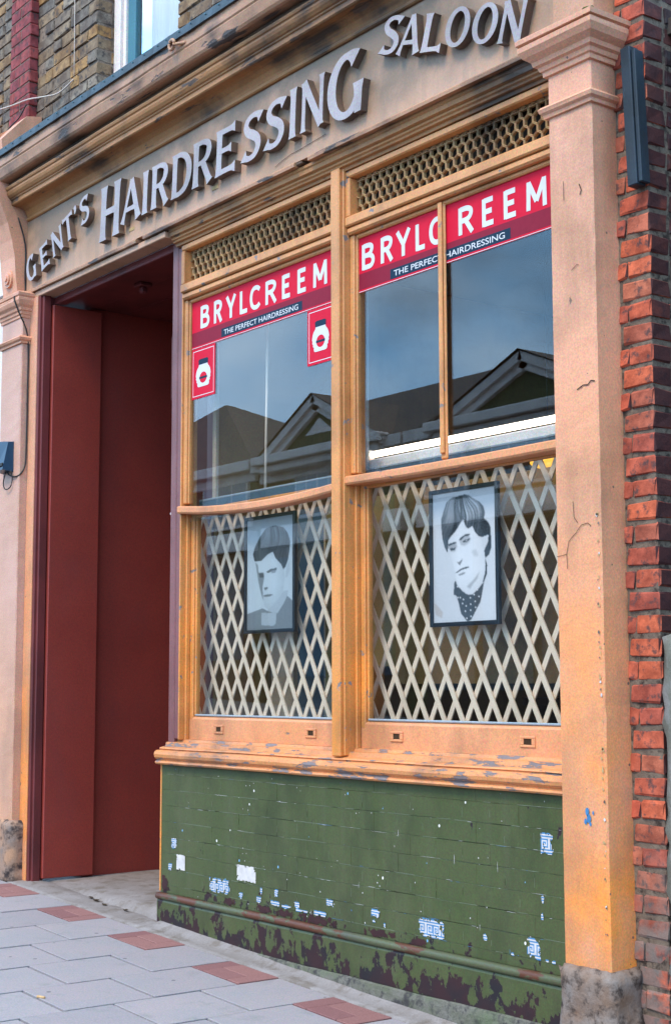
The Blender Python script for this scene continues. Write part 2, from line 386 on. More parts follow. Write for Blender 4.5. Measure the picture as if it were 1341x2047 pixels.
M['brick'] = brick_mat('red pier brick', [(0, (.52, .10, .052)), (.3, (.62, .135, .06)), (.6, (.42, .09, .055)), (.85, (.55, .16, .085)), (1, (.36, .085, .05))], True, True)
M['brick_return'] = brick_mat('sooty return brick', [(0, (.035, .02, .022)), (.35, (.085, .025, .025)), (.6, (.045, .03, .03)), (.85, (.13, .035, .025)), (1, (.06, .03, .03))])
M['brick_red'] = brick_mat('rubbed red brick', [(0, (.33, .06, .055)), (.4, (.28, .055, .06)), (.7, (.38, .075, .06)), (1, (.24, .05, .055))])
M['brick_stock'] = brick_mat('stock brick', [(0, (.28, .19, .115)), (.2, (.20, .16, .125)), (.42, (.38, .215, .085)), (.6, (.18, .148, .12)), (.8, (.31, .235, .165)), (1, (.44, .23, .075))])

def far_brick_mat():
    t = NT('far stock brickwork'); sp_ = t.sep(t.pos); cb = t.n.new('ShaderNodeCombineXYZ'); t.l.new(sp_[0], cb.inputs[0]); t.l.new(sp_[2], cb.inputs[1])
    br = t.n.new('ShaderNodeTexBrick'); t.l.new(cb.outputs[0], br.inputs['Vector']); br.inputs['Scale'].default_value = 1
    br.inputs['Brick Width'].default_value = .224; br.inputs['Row Height'].default_value = .0765; br.inputs['Mortar Size'].default_value = .006
    br.inputs['Color1'].default_value = (.27, .18, .11, 1); br.inputs['Color2'].default_value = (.17, .145, .13, 1); br.inputs['Mortar'].default_value = (.16, .13, .105, 1)
    col = t.mix(t.ramp(t.noise(7, 6), .4, .7), br.outputs[0], (.14, .115, .09)); t.bump(t.math('SUBTRACT', t.noise(40, 5), br.outputs[1]), .6, .006)
    return t.out(col, .85, .2)
M['far_brick'] = far_brick_mat()
def slab_mat():
    t = NT('paving slab')
    col = t.cramp(t.rnd(), [(0, (.275, .226, .225)), (.5, (.30, .246, .242)), (1, (.252, .210, .212))])
    col = t.mix(t.math('MULTIPLY', t.ramp(t.noise(3.5, 6, .6), .4, .75), .5), col, (.22, .22, .225))
    col = t.mix(t.math('MULTIPLY', t.ramp(t.noise(9, 7, .65, loc=(1, 1, 1)), .56, .72), .5), col, (.17, .165, .155))
    v = t.n.new('ShaderNodeTexVoronoi'); v.inputs['Scale'].default_value = 9; t.l.new(t.pos, v.inputs['Vector'])
    col = t.mix(t.math('MULTIPLY', t.math('LESS_THAN', v.outputs['Distance'], .085), t.math('GREATER_THAN', t.sep(v.outputs['Color'])[0], .62)), col, (.12, .10, .10))
    fine = t.noise(150, 3, .7)
    col = t.mix(.35, col, t.mix(1., col, t.cramp(fine, [(.25, (.6, .6, .6)), (.8, (1.35, 1.35, 1.35))]), 'MULTIPLY'))
    col = grainy(t, col, .3)
    t.bump(t.math('ADD', fine, t.noise(30, 5)), .25, .002)
    return t.out(col, .75, .3)
M['slab'] = slab_mat()
def block_mat():
    t = NT('red paving block')
    col = t.cramp(t.rnd(), [(0, (.215, .095, .085)), (.5, (.245, .11, .095)), (1, (.19, .08, .075))])
    fine = t.noise(160, 4, .75)
    col = t.mix(.5, col, t.mix(1., col, t.cramp(fine, [(.3, (.5, .5, .5)), (.7, (1.6, 1.6, 1.6))]), 'MULTIPLY'))
    t.bump(fine, .4, .002); return t.out(col, .8, .25)
M['block'] = block_mat()
def plain(name, c, rough=.6, spec=.4, noise_amt=.12, sc=30):
    t = NT(name)
    col = t.mix(noise_amt, c, t.mix(1., c, t.cramp(t.noise(sc, 5), [(.3, (.5, .5, .5)), (.7, (1.5, 1.5, 1.5))]), 'MULTIPLY'))
    return t.out(col, rough, spec)
M['jointfill'] = plain('joint grit', (.045, .042, .042), .9, .2, .5)
M['asphalt'] = plain('asphalt', (.05, .05, .052), .85, .3, .5, 60)
M['kerb'] = plain('kerb stone', (.27, .265, .26), .8, .3, .4)
M['st_red'] = plain('sticker red', (.58, .006, .030), .6, .15, .08, 60)
M['st_band'] = plain('sticker dark red band', (.22, .010, .028), .6, .15, .1, 60)
M['st_navy'] = plain('sticker navy', (.008, .026, .05), .6, .15, .1)
M['st_white'] = plain('sticker white', (.60, .58, .58), .6, .15, .06)
M['glaze_white'] = plain('white glaze', (.56, .50, .47), .35, .4, .3)
M['glaze_blue'] = plain('blue glaze', (.06, .19, .36), .3, .5, .4)
M['joint_pale'] = plain('pale joint', (.20, .215, .15), .6, .3, .5)
M['tilemaroon'] = plain('maroon undercoat', (.038, .009, .009), .55, .4, .6, 12)
M['timber'] = plain('bare timber', (.42, .27, .12), .7, .3, .4)
M['curtain'] = plain('net curtain', (.62, .58, .58), .9, .1, .1)
M['litter'] = plain('litter', (.55, .33, .16), .9, .1, .4)
M['litter_dk'] = plain('dry leaf', (.06, .04, .025), .9, .1, .5)
M['moss'] = plain('moss', (.035, .06, .012), .95, .1, .7, 60)
M['pull_shade'] = plain('recess', (.05, .028, .015), .9, .1, .3)  # dark brown painted as the shade inside the finger pulls
def emit(name, c, st):
    t = NT(name); t.b.inputs['Emission Color'].default_value = (*c, 1); t.b.inputs['Emission Strength'].default_value = st
    return t.out(tuple(v*.8 for v in c), .4)
M['tube'] = emit('lit fluorescent tube', (1, .86, .70), 4.0)
M['lamp_glow'] = emit('lit orange shade', (1, .50, .06), 1.3)
def glass_mat():
    m_ = bpy.data.materials.new('window glass'); m_.use_nodes = True; t = m_.node_tree; n = t.nodes; n.clear()
    o = n.new('ShaderNodeOutputMaterial'); mixs = n.new('ShaderNodeMixShader'); tr = n.new('ShaderNodeBsdfTransparent'); gl = n.new('ShaderNodeBsdfGlossy')
    gl.inputs['Roughness'].default_value = 0.0; tr.inputs[0].default_value = (.95, .965, .96, 1)
    fr = n.new('ShaderNodeFresnel'); g = n.new('ShaderNodeNewGeometry')
    mr = n.new('ShaderNodeMapRange'); mr.inputs[3].default_value = 1.66; mr.inputs[4].default_value = 1/1.66
    t.links.new(g.outputs['Backfacing'], mr.inputs[0]); t.links.new(mr.outputs[0], fr.inputs[0])
    t.links.new(fr.outputs[0], mixs.inputs[0]); t.links.new(tr.outputs[0], mixs.inputs[1]); t.links.new(gl.outputs[0], mixs.inputs[2]); t.links.new(mixs.outputs[0], o.inputs[0])
    return m_
M['glass'] = glass_mat()
def print_mat():
    t = NT('printed photograph'); a = t.n.new('ShaderNodeVertexColor'); a.layer_name = 'ink'
    return t.out(a.outputs[0], .45, .35)
M['print'] = print_mat()

# ================================================================== the setting
def ground_sheet(name, x0, x1, y0, y1, dz, mat, nx=1):
    b = MB(); V = []; F = []
    for i in range(nx+1):
        x = x0+(x1-x0)*i/nx; V += [(x, y0, GZ(x, y0)+dz), (x, y1, GZ(x, y1)+dz)]
    F = [(2*i, 2*i+2, 2*i+3, 2*i+1) for i in range(nx)]
    b.add(V, F); o = b.build(name, mat); tag(o, kind='structure'); return o
SLOPE = math.atan(.047)
tag(ground_sheet('ground', -200, 200, -200, 60, -.135, M['asphalt']), kind='structure')
ground_sheet('road', -120, 120, -9.2, -3.05, -.125, M['asphalt'], 4)
far_pave = ground_sheet('far_pavement', -120, 120, -13.9, -9.3, 0, M['cement'], 4)
pave = thing('pavement', None, None, (-2, -1, GZ(-2, -1)), kind='structure')
ns = MB(); V = []
for x in (-120, 120): V += [(x, -2.9, GZ(x, -2.9)-.013), (x, -.125, GZ(x, -.125)-.013), (x, -.125, GZ(x, 0)-.3), (x, -2.9, GZ(x, 0)-.3)]
ns.add(V, [(0, 1, 5, 4), (1, 2, 6, 5), (2, 3, 7, 6), (3, 0, 4, 7), (0, 3, 2, 1), (4, 5, 6, 7)])
ns.build('joint_bed', M['jointfill'], pave)
# kerb stones along the road edge
km = MB(); km.box(-.448, .448, -.06, .06, -.2, 0, .012); k0 = None
def piece(name, me_obj, parent, loc, rot=(0, 0, 0), mat=None):
    o = bpy.data.objects.new(name, me_obj.data); COL.objects.link(o); o.parent = parent
    o.location = Vector(loc)-wloc(parent); o.rotation_euler = rot; return o
def proto(mb, mat):
    o = mb.build('proto', mat); me = o.data; org = Vector(o.location)
    me.transform(Matrix.Translation(org)); bpy.data.objects.remove(o)
    class Q: pass
    q = Q(); q.data = me; return q
kp = proto(km, M['kerb'])
for i in range(12):
    x = -5.5+i*.905; piece('kerb_stone', kp, pave, (x, -2.97, GZ(x, -2.97)+.003), (0, SLOPE, 0))
# slabs: 375 mm courses running out from the wall, staggered; red block squares against the wall
def slab_proto(L, Wd):
    b = MB(); b.box(-Wd/2+.0056, Wd/2-.0056, -L/2+.0042, L/2-.0042, -.05, 0, .0016); return proto(b, M['slab'])
full = slab_proto(.395, .375)
bl_y = MB(); bl_y.box(-.0435, .0435, -.1005, .1005, -.05, 0, .0018); bl_y = proto(bl_y, M['block'])
bl_x = MB(); bl_x.box(-.0935, .0935, -.0495, .0495, -.05, 0, .0018); bl_x = proto(bl_x, M['block'])
def lay(name, pr, x, y, j=.0015):
    piece(name, pr, pave, (x, y, GZ(x, y)+random.uniform(-j, j)), (random.uniform(-.002, .002), SLOPE+random.uniform(-.002, .002), random.uniform(-.003, .003)))
for k in range(-10, 8):
    x0 = -1.12+.375*k; xc = x0+.1875
    if k % 2 == 0:
        lay('paving_block', bl_y, x0+.0475, -.2355); lay('paving_block', bl_y, x0+.3275, -.2355)
        lay('paving_block', bl_x, xc, -.2870); lay('paving_block', bl_x, xc, -.1840)
        y = -.339
    else: y = -.1335
    while y-.395 > -2.75:
        lay('paving_slab', full, xc, y-.1975); y -= .395
# cement strip between slabs and wall
def strip(name, x0, x1, nx, fy, mat, parent=None, amp=.003, kind=None):
    V = []; F = []; b = MB()
    for i in range(nx+1):
        x = x0+(x1-x0)*i/nx; row = fy(x)
        for (y, z) in row:
            q = noise.noise(Vector((x*8, y*14, 3)))*amp + noise.noise(Vector((x*25, y*30, 8)))*amp*.5
            V.append((x, y+q*1.5, z+q))
    k = len(fy(x0))
    F = [(i*k+j, (i+1)*k+j, (i+1)*k+j+1, i*k+j+1) for i in range(nx) for j in range(k-1)]
    b.add(V, F); return b.build(name, mat, parent, smooth=True)
def apron(x):
    g = lambda y: GZ(x, y)
    h = .022 if x > -2.68 else 0.
    w = noise.noise(Vector((x*3, 0, 0)))*.012
    return [(-.128, g(-.128)-.03), (-.127, g(-.127)-.001), (-.10+w, g(-.1)+.002), (-.07+w, g(-.07)+.003), (-.045, g(-.04)+.005+h*.35), (-.03, g(-.03)+.006+h*.7), (-.010, g(0)+.006+h), (.05, g(.05)+.004+h), (.09, g(.09)-.02)]
tag(strip('cement_apron', -5.2, 2.4, 150, apron, M['cement']), kind='structure')
# entrance floor with a worn concrete edge
def entry(x):
    e = .045+.02*noise.noise(Vector((x*5, 2, 0))); top = .070-.012*max(0, (x+3.2))
    g = GZ(x, .04)
    return [(e-.035, g-.05), (e-.03, g-.002), (e-.012, max(g+.003, top-.035)), (e+.01, top-.010), (e+.05, top), (.3, top+.002), (.7, top+.004), (1.3, top+.004), (2.0, top+.004)]
tag(strip('entrance_floor', -4.2, -2.66, 60, entry, M['cement'], amp=.0035), kind='structure')

# ================================================================== green tiled wall under the windows
riser = thing('tiled_stall_riser', 'low wall of green painted tiles under the shop windows, flaking at the foot', 'wall', (-1.3, .1, -.1))
core = MB(); core.box(-2.70, .30, .0004, .24, -.16, .800, .002); core.build('backing_wall', M['green'], riser)
TW, TH = .1524, .0762
tv = []
for s_ in range(3):
    b = MB(); hh = TH/2; b.sweep_x([(.006, -hh+.0004), (-.0050, -hh+.0004), (-.0058, -hh+.0010), (-.0058, hh-.0016), (-.0046, hh-.0004), (.006, hh-.0004)], -TW/2+.0001, TW/2-.0001, 1); tv.append(proto(b, M['green']))
rows = [(.1605, .199)] + [(.199+TH*i, .199+TH*(i+1)) for i in range(7)] + [(.199+TH*7, .778)]
for ri, (za, zb) in enumerate(rows):
    x = -2.697
    off = TW/2 if ri % 2 else 0
    xs = [-2.697]; e = -2.697+ (TW if not off else TW/2)
    while e < .148: xs.append(e); e += TW
    xs.append(.150)
    for a, b_ in zip(xs[:-1], xs[1:]):
        jit = random.uniform(-.0005, .0006)
        if abs(b_-a-TW) < .001 and abs(zb-za-TH) < .001:
            piece('tile', random.choice(tv), riser, ((a+b_)/2, .0045+jit, (za+zb)/2), (random.uniform(-.008, .004), random.uniform(-.0012, .0012), random.uniform(-.0014, .0014)))
        else:
            box('tile', a+.0002, b_-.0002, -.0013+jit, .0105+jit, za+.0005, zb-.0005, M['green'], riser, .0005)
sk = MB(); sk.sweep_x([(.01, -.012), (-.020, -.012), (-.021, .118), (-.017, .128), (.01, .128)], -2.703, .152, .06, .0012, 3); sk.build('skirting', M['green_skirt'], riser)
rl = MB(); rl.sweep_x([(.008, .128)]+[(-.016-.015*math.sin(t*math.pi/6), .144-.016*math.cos(t*math.pi/6)) for t in range(7)]+[(.008, .1603)], -2.704, .151, .08, .0008, 5); rl.build('roll_moulding', M['roll'], riser, smooth=True)
pl = MB(); pl.sweep_x([(.05, -.20), (-.040, -.20), (-.034, -.035), (-.030, -.016), (-.015, -.011), (.05, -.011)], -2.66, .15, .02, .0045, 9); pl.build('concrete_plinth', M['plinth'], riser, smooth=False)
box('end_bead', -2.711, -2.7005, -.004, .05, .165, .778, M['frame'], riser, .002)
# paint knocked off: glazed tile with a meander pattern, plain white glaze, maroon undercoat
KEY = ["1111111111111111", "0000000000000000", "1111111111111111", "0000000000000000", "1111111001111111", "1000001001000001", "1011101001011101", "1010101001010101", "1010001001010001", "1011111001011111", "1000000001000000", "1111111111111111", "0000000000000000"]
def patch(name, x0, x1, z0, z1, mode, yf, seed, cell=.0052, ragged=.5):
    b = MB(); cx, cz = (x0+x1)/2, (z0+z1)/2; rx, rz = (x1-x0)/2, (z1-z0)/2
    if mode == 'm': cell = .004
    c2 = cell*.5
    n = int(math.ceil((x1-x0)/c2)); m_ = int(math.ceil((z1-z0)/c2))
    for i in range(n):
        for j in range(m_):
            x = x0+i*c2; z = z1-(j+1)*c2; u = (x+c2/2-cx)/rx; w = (z+c2/2-cz)/rz
            d = max(abs(u), abs(w)) if mode == 'w' else (abs(u)**3+abs(w)**3)**(1/3)
            q = noise.noise(Vector((x*45+seed, z*45, seed)))*ragged + noise.noise(Vector((x*140+seed, z*140, seed)))*ragged*.6
            if d+q > (1.02 if mode != 'm' else .85): continue
            k = 0
            if mode == 'k': k = int(KEY[(j//2) % len(KEY)][(i//2) % 16])
            e = c2*.03
            b.add([(x, yf, z), (x+c2, yf, z), (x+c2, yf, z+c2), (x, yf, z+c2)], [(0, 1, 2, 3)], k)
    if not b.v: return
    mats = {'k': [M['glaze_white'], M['glaze_blue']], 'w': [M['glaze_white'], M['glaze_blue']], 'm': [M['tilemaroon'], M['tilemaroon']]}[mode]
    return b.build(name, mats, riser)
WH = [(-2.02, -1.868, .285, .354), (-2.551, -2.475, .283, .354)]
KY = [(-2.253, -2.081, .212, .275), (-2.006, -1.972, .203, .232), (-1.861, -1.826, .204, .229), (-1.832, -1.817, .242, .27), (-1.727, -1.695, .245, .275), (-1.75, -1.684, .203, .225), (-1.664, -1.597, .201, .217), (-1.575, -1.536, .214, .239), (-1.558, -1.455, .200, .212), (-1.428, -1.343, .200, .219), (-1.34, -1.291, .248, .275), (-2.601, -2.552, .379, .432), (-2.627, -2.592, .273, .305),
      (-.071, -.011, .57, .645), (-.743, -.595, .203, .272), (-.148, -.081, .2, .272), (-1.038, -.984, .238, .270), (-1.03, -1.014, .216, .228), (-.074, -.06, .385, .429), (-.075, -.065, .341, .365), (-.376, -.357, .232, .256), (-.23, -.215, .197, .208), (-.059, -.04, .198, .207), (-.026, -.008, .197, .208), (-.961, -.948, .204, .222)]
MA = [(-2.137, -2.031, .160, .198), (-2.696, -2.628, .165, .243), (-1.861, -1.733, .161, .197), (-1.71, -1.575, .161, .197), (-1.547, -1.276, .161, .201), (-1.086, -.887, .161, .194), (-.795, -.674, .161, .190)]
for i, a in enumerate(WH): patch('bare_white_glaze', *a, 'w', -.0031, i*3.1, .004, .42)
for i, a in enumerate(KY): patch('bare_patterned_tile', *a, 'k', -.0031, i*2.3+50, .0052 if (a[1]-a[0]) > .05 else .0045, .85)
for i, a in enumerate(MA): patch('bare_undercoat', *a, 'm', -.0028, i*2.7+90, .004, .8)
# slivers of pale glaze along the joints and scattered flecks (too many and small to pick apart)
b = MB()
for i in range(150):
    x = random.uniform(-2.58, .03); r_ = random.randint(1, 8); z = .199+TH*(r_-1)+random.gauss(0, .0015)
    if random.random() < .55: L, h_ = random.choice((.015, .03, .05, .12))*random.uniform(.4, 1.2), random.uniform(.0007, .0015)
    else: z += random.uniform(-.03, .03); L, h_ = random.uniform(.003, .009), random.uniform(.003, .009)
    if random.random() < .08: L, h_ = .0022, random.uniform(.015, .05)
    n = 6; pts = []
    for k in range(n):
        t = 2*math.pi*k/n+.4; q = random.uniform(.6, 1.1); pts.append((x+math.cos(t)*L*.5*q, -.0026, z+math.sin(t)*h_*.5*q))
    b.add(pts, [tuple(range(n))], 1 if random.random() < .22 else 0)
lj = MB()
for i in range(120):
    x = random.uniform(-2.65, -.05); r_ = random.randint(1, 8); z = .199+TH*(r_-1)+.0004; L = random.uniform(.05, .32); x1_ = min(x+L, .12)
    lj.add([(x, -.0021, z), (x1_, -.0021, z+random.uniform(-.0004, .0004)), (x1_-.004, -.0021, z+.0011), (x+.004, -.0021, z+random.uniform(.0008, .0014))], [(0, 1, 2, 3)])
for i in range(70):
    r_ = random.randint(1, 7); off = TW/2 if r_ % 2 else 0; x = -2.697+(TW if not off else TW/2)+TW*random.randint(0, 16)
    if x > .1: continue
    z = .199+TH*(r_-1); za = z+random.uniform(.005, .03); zb = za+random.uniform(.02, .04)
    lj.add([(x, -.0021, za), (x+.0010, -.0021, za+.001), (x+.0009, -.0021, zb), (x, -.0021, zb-.001)], [(0, 1, 2, 3)])
tag(lj.build('pale_joint_lines', M['joint_pale'], riser), kind='stuff')  # thin pale lines laid along the tile joints
tag(b.build('glaze_flecks', [M['glaze_white'], M['glaze_blue']], riser), kind='stuff')

# ================================================================== window sill
sill = MB(); sill.sweep_x([(.10, .9025), (.062, .9020), (.057, .890), (.030, .886), (.025, .868), (-.004, .862), (-.010, .856), (-.004, .853), (-.004, .850), (-.024, .849), (-.036, .842), (-.040, .829), (-.037, .815), (-.028, .806), (-.023, .803), (-.023, .799), (-.031, .796), (-.034, .789), (-.029, .782), (-.012, .7785), (.10, .7785)], -2.714, .148, .05, .0016, 1)
tag(sill.build('window_sill', M['sill'], None), 'long moulded orange windowsill with flaking paint on top of the green wall', 'windowsill')

# ================================================================== windows
def window(label, x0, x1, sag, rail_z, muntin=None, pulls=(), seed=0, side='L'):
    w = thing('sash_window', label, 'window', ((x0+x1)/2, .06, .9), 'shop sash windows')
    # fixed frame: head, side linings
    fr = MB()
    fr.box(x0-.010, x0, .03, .125, .90, 3.40, .003)
    if side == 'R': fr.box(x1, x1+.035, .03, .125, .90, 3.40, .003)
    fr.build('frame', M['frame'], w)
    # vent light over the transom: moulded frame round the pierced grille
    vf = MB()
    vf.box(x0, x1, .022, .10, 3.118, 3.150, .008); vf.box(x0, x1, .012, .10, 3.152, 3.196, .006)
    vf.build('transom', M['frame'], w)
    vf = MB(); vf.box(x0, x1, .018, .09, 3.372, 3.404, .006)
    vf.box(x0, x0+.028, .018, .09, 3.1965, 3.3715, .004); vf.box(x1-.028, x1, .018, .09, 3.1965, 3.3715, .004)
    vf.build('vent_frame', M['frame'], w)
    g = MB(); hw = .0475; R_ = hw/math.sqrt(3); rp = hw*.866; y0, y1 = .060, .074
    z00 = 3.2845-1.5*rp; gx0, gx1 = x0+.028, x1-.028
    for r_ in range(4):
        zc = z00+r_*rp; n = int((gx1-gx0)/hw)+1
        for i in range(n):
            xc = gx0+hw*(.5+i)+(hw/2 if r_ % 2 else 0)-.006
            if xc+hw/2 > gx1+.012 or xc-hw/2 < gx0-.03: continue
            o_ = [(xc+R_*1.003*math.sin(t*math.pi/3), zc+R_*1.003*math.cos(t*math.pi/3)) for t in range(6)]
            q_ = [(xc+R_*.80*math.sin(t*math.pi/3), zc+R_*.80*math.cos(t*math.pi/3)) for t in range(6)]
            V = [(x, y0, z) for x, z in o_]+[(x, y0-.003, z) for x, z in [(xc+R_*.9*math.sin(t*math.pi/3), zc+R_*.9*math.cos(t*math.pi/3)) for t in range(6)]]+[(x, y0, z) for x, z in q_]+[(x, y1, z) for x, z in q_]
            F = []
            for t in range(6):
                u = (t+1) % 6; F += [(t, u, 6+u, 6+t), (6+t, 6+u, 12+u, 12+t), (12+t, 12+u, 18+u, 18+t)]
            g.add(V, F)
    # toothed borders
    for zb, sgn in ((3.196, 1), (3.373, -1)):
        nt = int((gx1-gx0)/(hw/2))
        for i in range(nt):
            xa = gx0+i*hw/2
            for (p, q) in (((xa, zb), (xa+hw/4, zb+sgn*.017)), ((xa+hw/4, zb+sgn*.017), (xa+hw/2, zb))):
                d = Vector((q[0]-p[0], 0, q[1]-p[1])).normalized(); nn = Vector((-d.z, 0, d.x))*.0022
                V = [Vector((p[0], y0, p[1]))-nn, Vector((q[0], y0, q[1]))-nn, Vector((q[0], y0, q[1]))+nn, Vector((p[0], y0, p[1]))+nn]
                V += [v+Vector((0, .012, 0)) for v in V]; g.add(V, [(0, 1, 2, 3), (0, 4, 5, 1), (2, 6, 7, 3), (1, 5, 6, 2), (3, 7, 4, 0)])
        g.box(gx0, gx1, y0-.001, y1, zb+sgn*.0155-.0018, zb+sgn*.0155+.0018, .0005)
    g.build('vent_grille', M['grille'], w)
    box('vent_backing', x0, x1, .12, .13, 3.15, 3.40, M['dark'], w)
    # upper sash (outer), glass at y=.062
    us = MB(); a = x0
    us.box(x0, x0+.030, .040, .076, rail_z[0]+.01, 3.118, .005); us.box(x0+.030, x0+.040, .050, .076, rail_z[0]+.01, 3.118, .004)
    us.box(x1-.05, x1, .040, .076, rail_z[2]+.01, 3.118, .005)
    up = us.build('upper_sash', M['frame'], w)
    box('head_bead', x0+.04, x1-.05, .048, .076, 3.098, 3.118, M['frame'], up, .006)
    rm = MB(); V = []; n = 24
    for i in range(n+1):
        t = i/n; zt = (1-t)*rail_z[0]+t*rail_z[2] - 4*t*(1-t)*sag
        dz = noise.noise(Vector((t*9, seed, 0)))*.0015; x = x0-.004+(x1-x0+.008)*t
        for (y, z) in ((.016, zt-.038+dz), (.010, zt-.030+dz), (.010, zt-.006+dz), (.018, zt+dz), (.058, zt+.004), (.080, zt+.004), (.080, zt-.038)): V.append((x, y, z))
    F = [(i*7+j, (i+1)*7+j, (i+1)*7+(j+1) % 7, i*7+(j+1) % 7) for i in range(n) for j in range(7)]+[tuple(range(7)), tuple(n*7+j for j in range(6, -1, -1))]
    rm.add(V, F); rm.build('meeting_rail', M['rail'], up)
    zg = min(rail_z)-sag-.01
    if muntin:
        box('pane', x0+.034, muntin-.013, .0630, .0670, zg, 3.108, M['glass'], up, .0003); box('pane', muntin+.013, x1-.04, .0630, .0670, zg, 3.108, M['glass'], up, .0003)
        mb = MB(); mb.box(muntin-.019, muntin+.019, .047, .062, rail_z[1]+.012, 3.118, .006); mb.box(muntin-.012, muntin+.012, .036, .0475, rail_z[1]+.035, 3.112, .004); mb.build('glazing_bar', M['frame'], up)
    else: box('pane', x0+.034, x1-.04, .0630, .0670, zg, 3.108, M['glass'], up, .0003)
    # lower sash (inner), glass at y=.107
    ls = MB(); ls.box(x0, x0+.04, .085, .122, .985, 2.02, .004); ls.box(x0+.04, x0+.052, .094, .122, 1.02, 2.02, .004)
    ls.box(x1-.06, x1, .085, .122, .985, 2.02, .004); lo = ls.build('lower_sash', M['frame'], w)
    br = MB(); br.sweep_x([(.085, .903), (.085, 1.002), (.090, 1.010), (.104, 1.016), (.122, 1.016), (.122, .903)], x0, x1, .08, .001, seed); br.build('bottom_rail', M['rail'], lo)
    pb = MB(); pb.box(x0+.045, x1-.06, .0935, .105, 1.0165, 1.026, .003); pb.build('putty_line', M['shelf'], lo)
    box('top_rail', x0+.0405, x1-.0605, .088, .122, 2.004, 2.045, M['frame'], lo, .003)
    box('pane', x0+.046, x1-.055, .1070, .1110, 1.014, 2.010, M['glass'], lo, .0003)
    box('parting_bead', x0+.0005, x0+.014, .0605, .084, .90, rail_z[0]-.035, M['frame'], w, .003)
    for px in pulls:
        pm = MB(); zc = .956; wx, hz = .040, .021
        pm.box(px-wx, px+wx, .0795, .0868, zc+.011, zc+hz, .002); pm.box(px-wx, px+wx, .0795, .0868, zc-hz, zc-.011, .002)
        pm.box(px-wx, px-.021, .0795, .0868, zc-.0112, zc+.0112, .002); pm.box(px+.021, px+wx, .0795, .0868, zc-.0112, zc+.0112, .002)
        o = pm.build('finger_pull', M['rail'], lo)
        # the cup is a dark plate in the opening, painting the recess's shade
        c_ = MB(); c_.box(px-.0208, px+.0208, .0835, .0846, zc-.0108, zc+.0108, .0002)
        c_.build('cup_shade', M['pull_shade'], lo)
    return w
window('left shop sash window with badly sagging meeting rail and one wide upper pane', -2.598, -1.305, .030, (2.060, 2.02, 2.036), None, (-2.317, -1.568), 1, 'L')
window('right shop sash window with an upper sash split by a vertical glazing bar', -1.222, .105, .006, (2.055, 2.045, 2.050), -.625, (-.975, -.215), 2, 'R')
mu = thing('window_mullion', 'broad orange timber mullion between the two shop windows', 'mullion', (-1.26, .08, .9))
mb = MB(); mb.box(-1.292, -1.232, -.012, .125, .868, 3.42, .005); mb.build('post', M['frame'], mu)
mb = MB(); mb.box(-1.3045, -1.2925, .006, .125, .872, 3.42, .004); mb.box(-1.2315, -1.2225, .006, .125, .872, 3.42, .004); mb.build('side_bead', M['frame'], mu)
# moulded architrave under the fascia, over both windows
ar = MB(); ar.sweep_x([(.20, 3.405), (.012, 3.405), (.010, 3.418), (-.004, 3.422), (-.006, 3.430), (-.014, 3.436), (-.012, 3.446), (-.026, 3.452), (-.028, 3.470), (-.034, 3.476), (-.034, 3.4885), (.20, 3.4885)], -2.64, .147, .1, .0015, 4)
tag(ar.build('architrave', M['cornice'], None), 'stepped timber architrave running just under the sign board above both windows', 'moulding')

# ================================================================== sign board (fascia) and cornice
fa = thing('fascia_board', 'long beige painted sign board carrying the metal letters', 'signboard', (-2, -.03, 3.5))
mb = MB(); mb.sweep_x([(-.05, 3.512), (-.05, 3.94), (.02, 3.94), (.02, 3.512)], -4.262, .147, .1, .0012, 6); mb.build('board', M['fascia'], fa)
def trim(xa, xb, dz=0, tilt=0, seed=1):
    t_ = MB(); t_.sweep_x([(-.060, 3.4895+dz), (-.062, 3.503+dz), (-.056, 3.511+dz), (.02, 3.511+dz), (.02, 3.4895+dz)], xa, xb, .05, .0015, seed); return t_.build('bottom_trim', M['cornice_top'], fa)
trim(-4.255, -2.93, -.002, 0, 1); trim(-2.86, -1.50, 0, 0, 2); trim(-1.395, .147, 0, 0, 3)
box('door_head_strip', -4.25, -2.66, -.044, .05, 3.452, 3.4865, M['fascia'], fa, .004)
box('splintered_end', -1.497, -1.455, -.052, .0, 3.494, 3.509, M['blacktrim'], fa, .004)
for (x, z) in ((-3.02, 3.575), (-2.20, 3.578)): box('repair_scar', x, x+.055, -.0535, -.049, z-.009, z+.012, M['timber'], fa, .002)
# crack in the board
ck = MB(); pts = [(-1.66, 3.535), (-1.60, 3.549), (-1.53, 3.560), (-1.47, 3.561), (-1.40, 3.566), (-1.33, 3.570), (-1.27, 3.575)]
for (p, q) in zip(pts[:-1], pts[1:]): ck.add([(p[0], -.0533, p[1]-.0012), (q[0], -.0533, q[1]-.0012), (q[0], -.0533, q[1]+.0012), (p[0], -.0533, p[1]+.0014)], [(0, 1, 2, 3)])
ck.build('crack', M['dark'], fa)

cor = thing('shop_cornice', 'deep moulded shop cornice with dark lead flashing over the sign board', 'cornice', (-2, -.1, 3.94))
CX0, CX1 = -4.30, .42
mb = MB(); mb.sweep_x([(.03, 3.9402), (-.060, 3.9402), (-.066, 3.946), (-.066, 3.956), (-.060, 3.962), (-.064, 3.975), (-.076, 3.998), (-.096, 4.016), (-.112, 4.022), (.03, 4.022)], CX0+.05, CX1, .12, .0015, 11); mb.build('cove', M['cornice'], cor)
mb = MB(); mb.sweep_x([(.03, 4.0222), (-.148, 4.0222), (-.154, 4.028), (-.155, 4.050), (-.162, 4.054), (-.163, 4.060), (-.171, 4.064), (-.181, 4.078), (-.186, 4.092), (-.185, 4.104), (-.192, 4.109), (-.195, 4.118), (-.194, 4.126), (.03, 4.126)], CX0+.015, CX1, .12, .0015, 12); mb.build('lower_moulding', M['cornice'], cor)
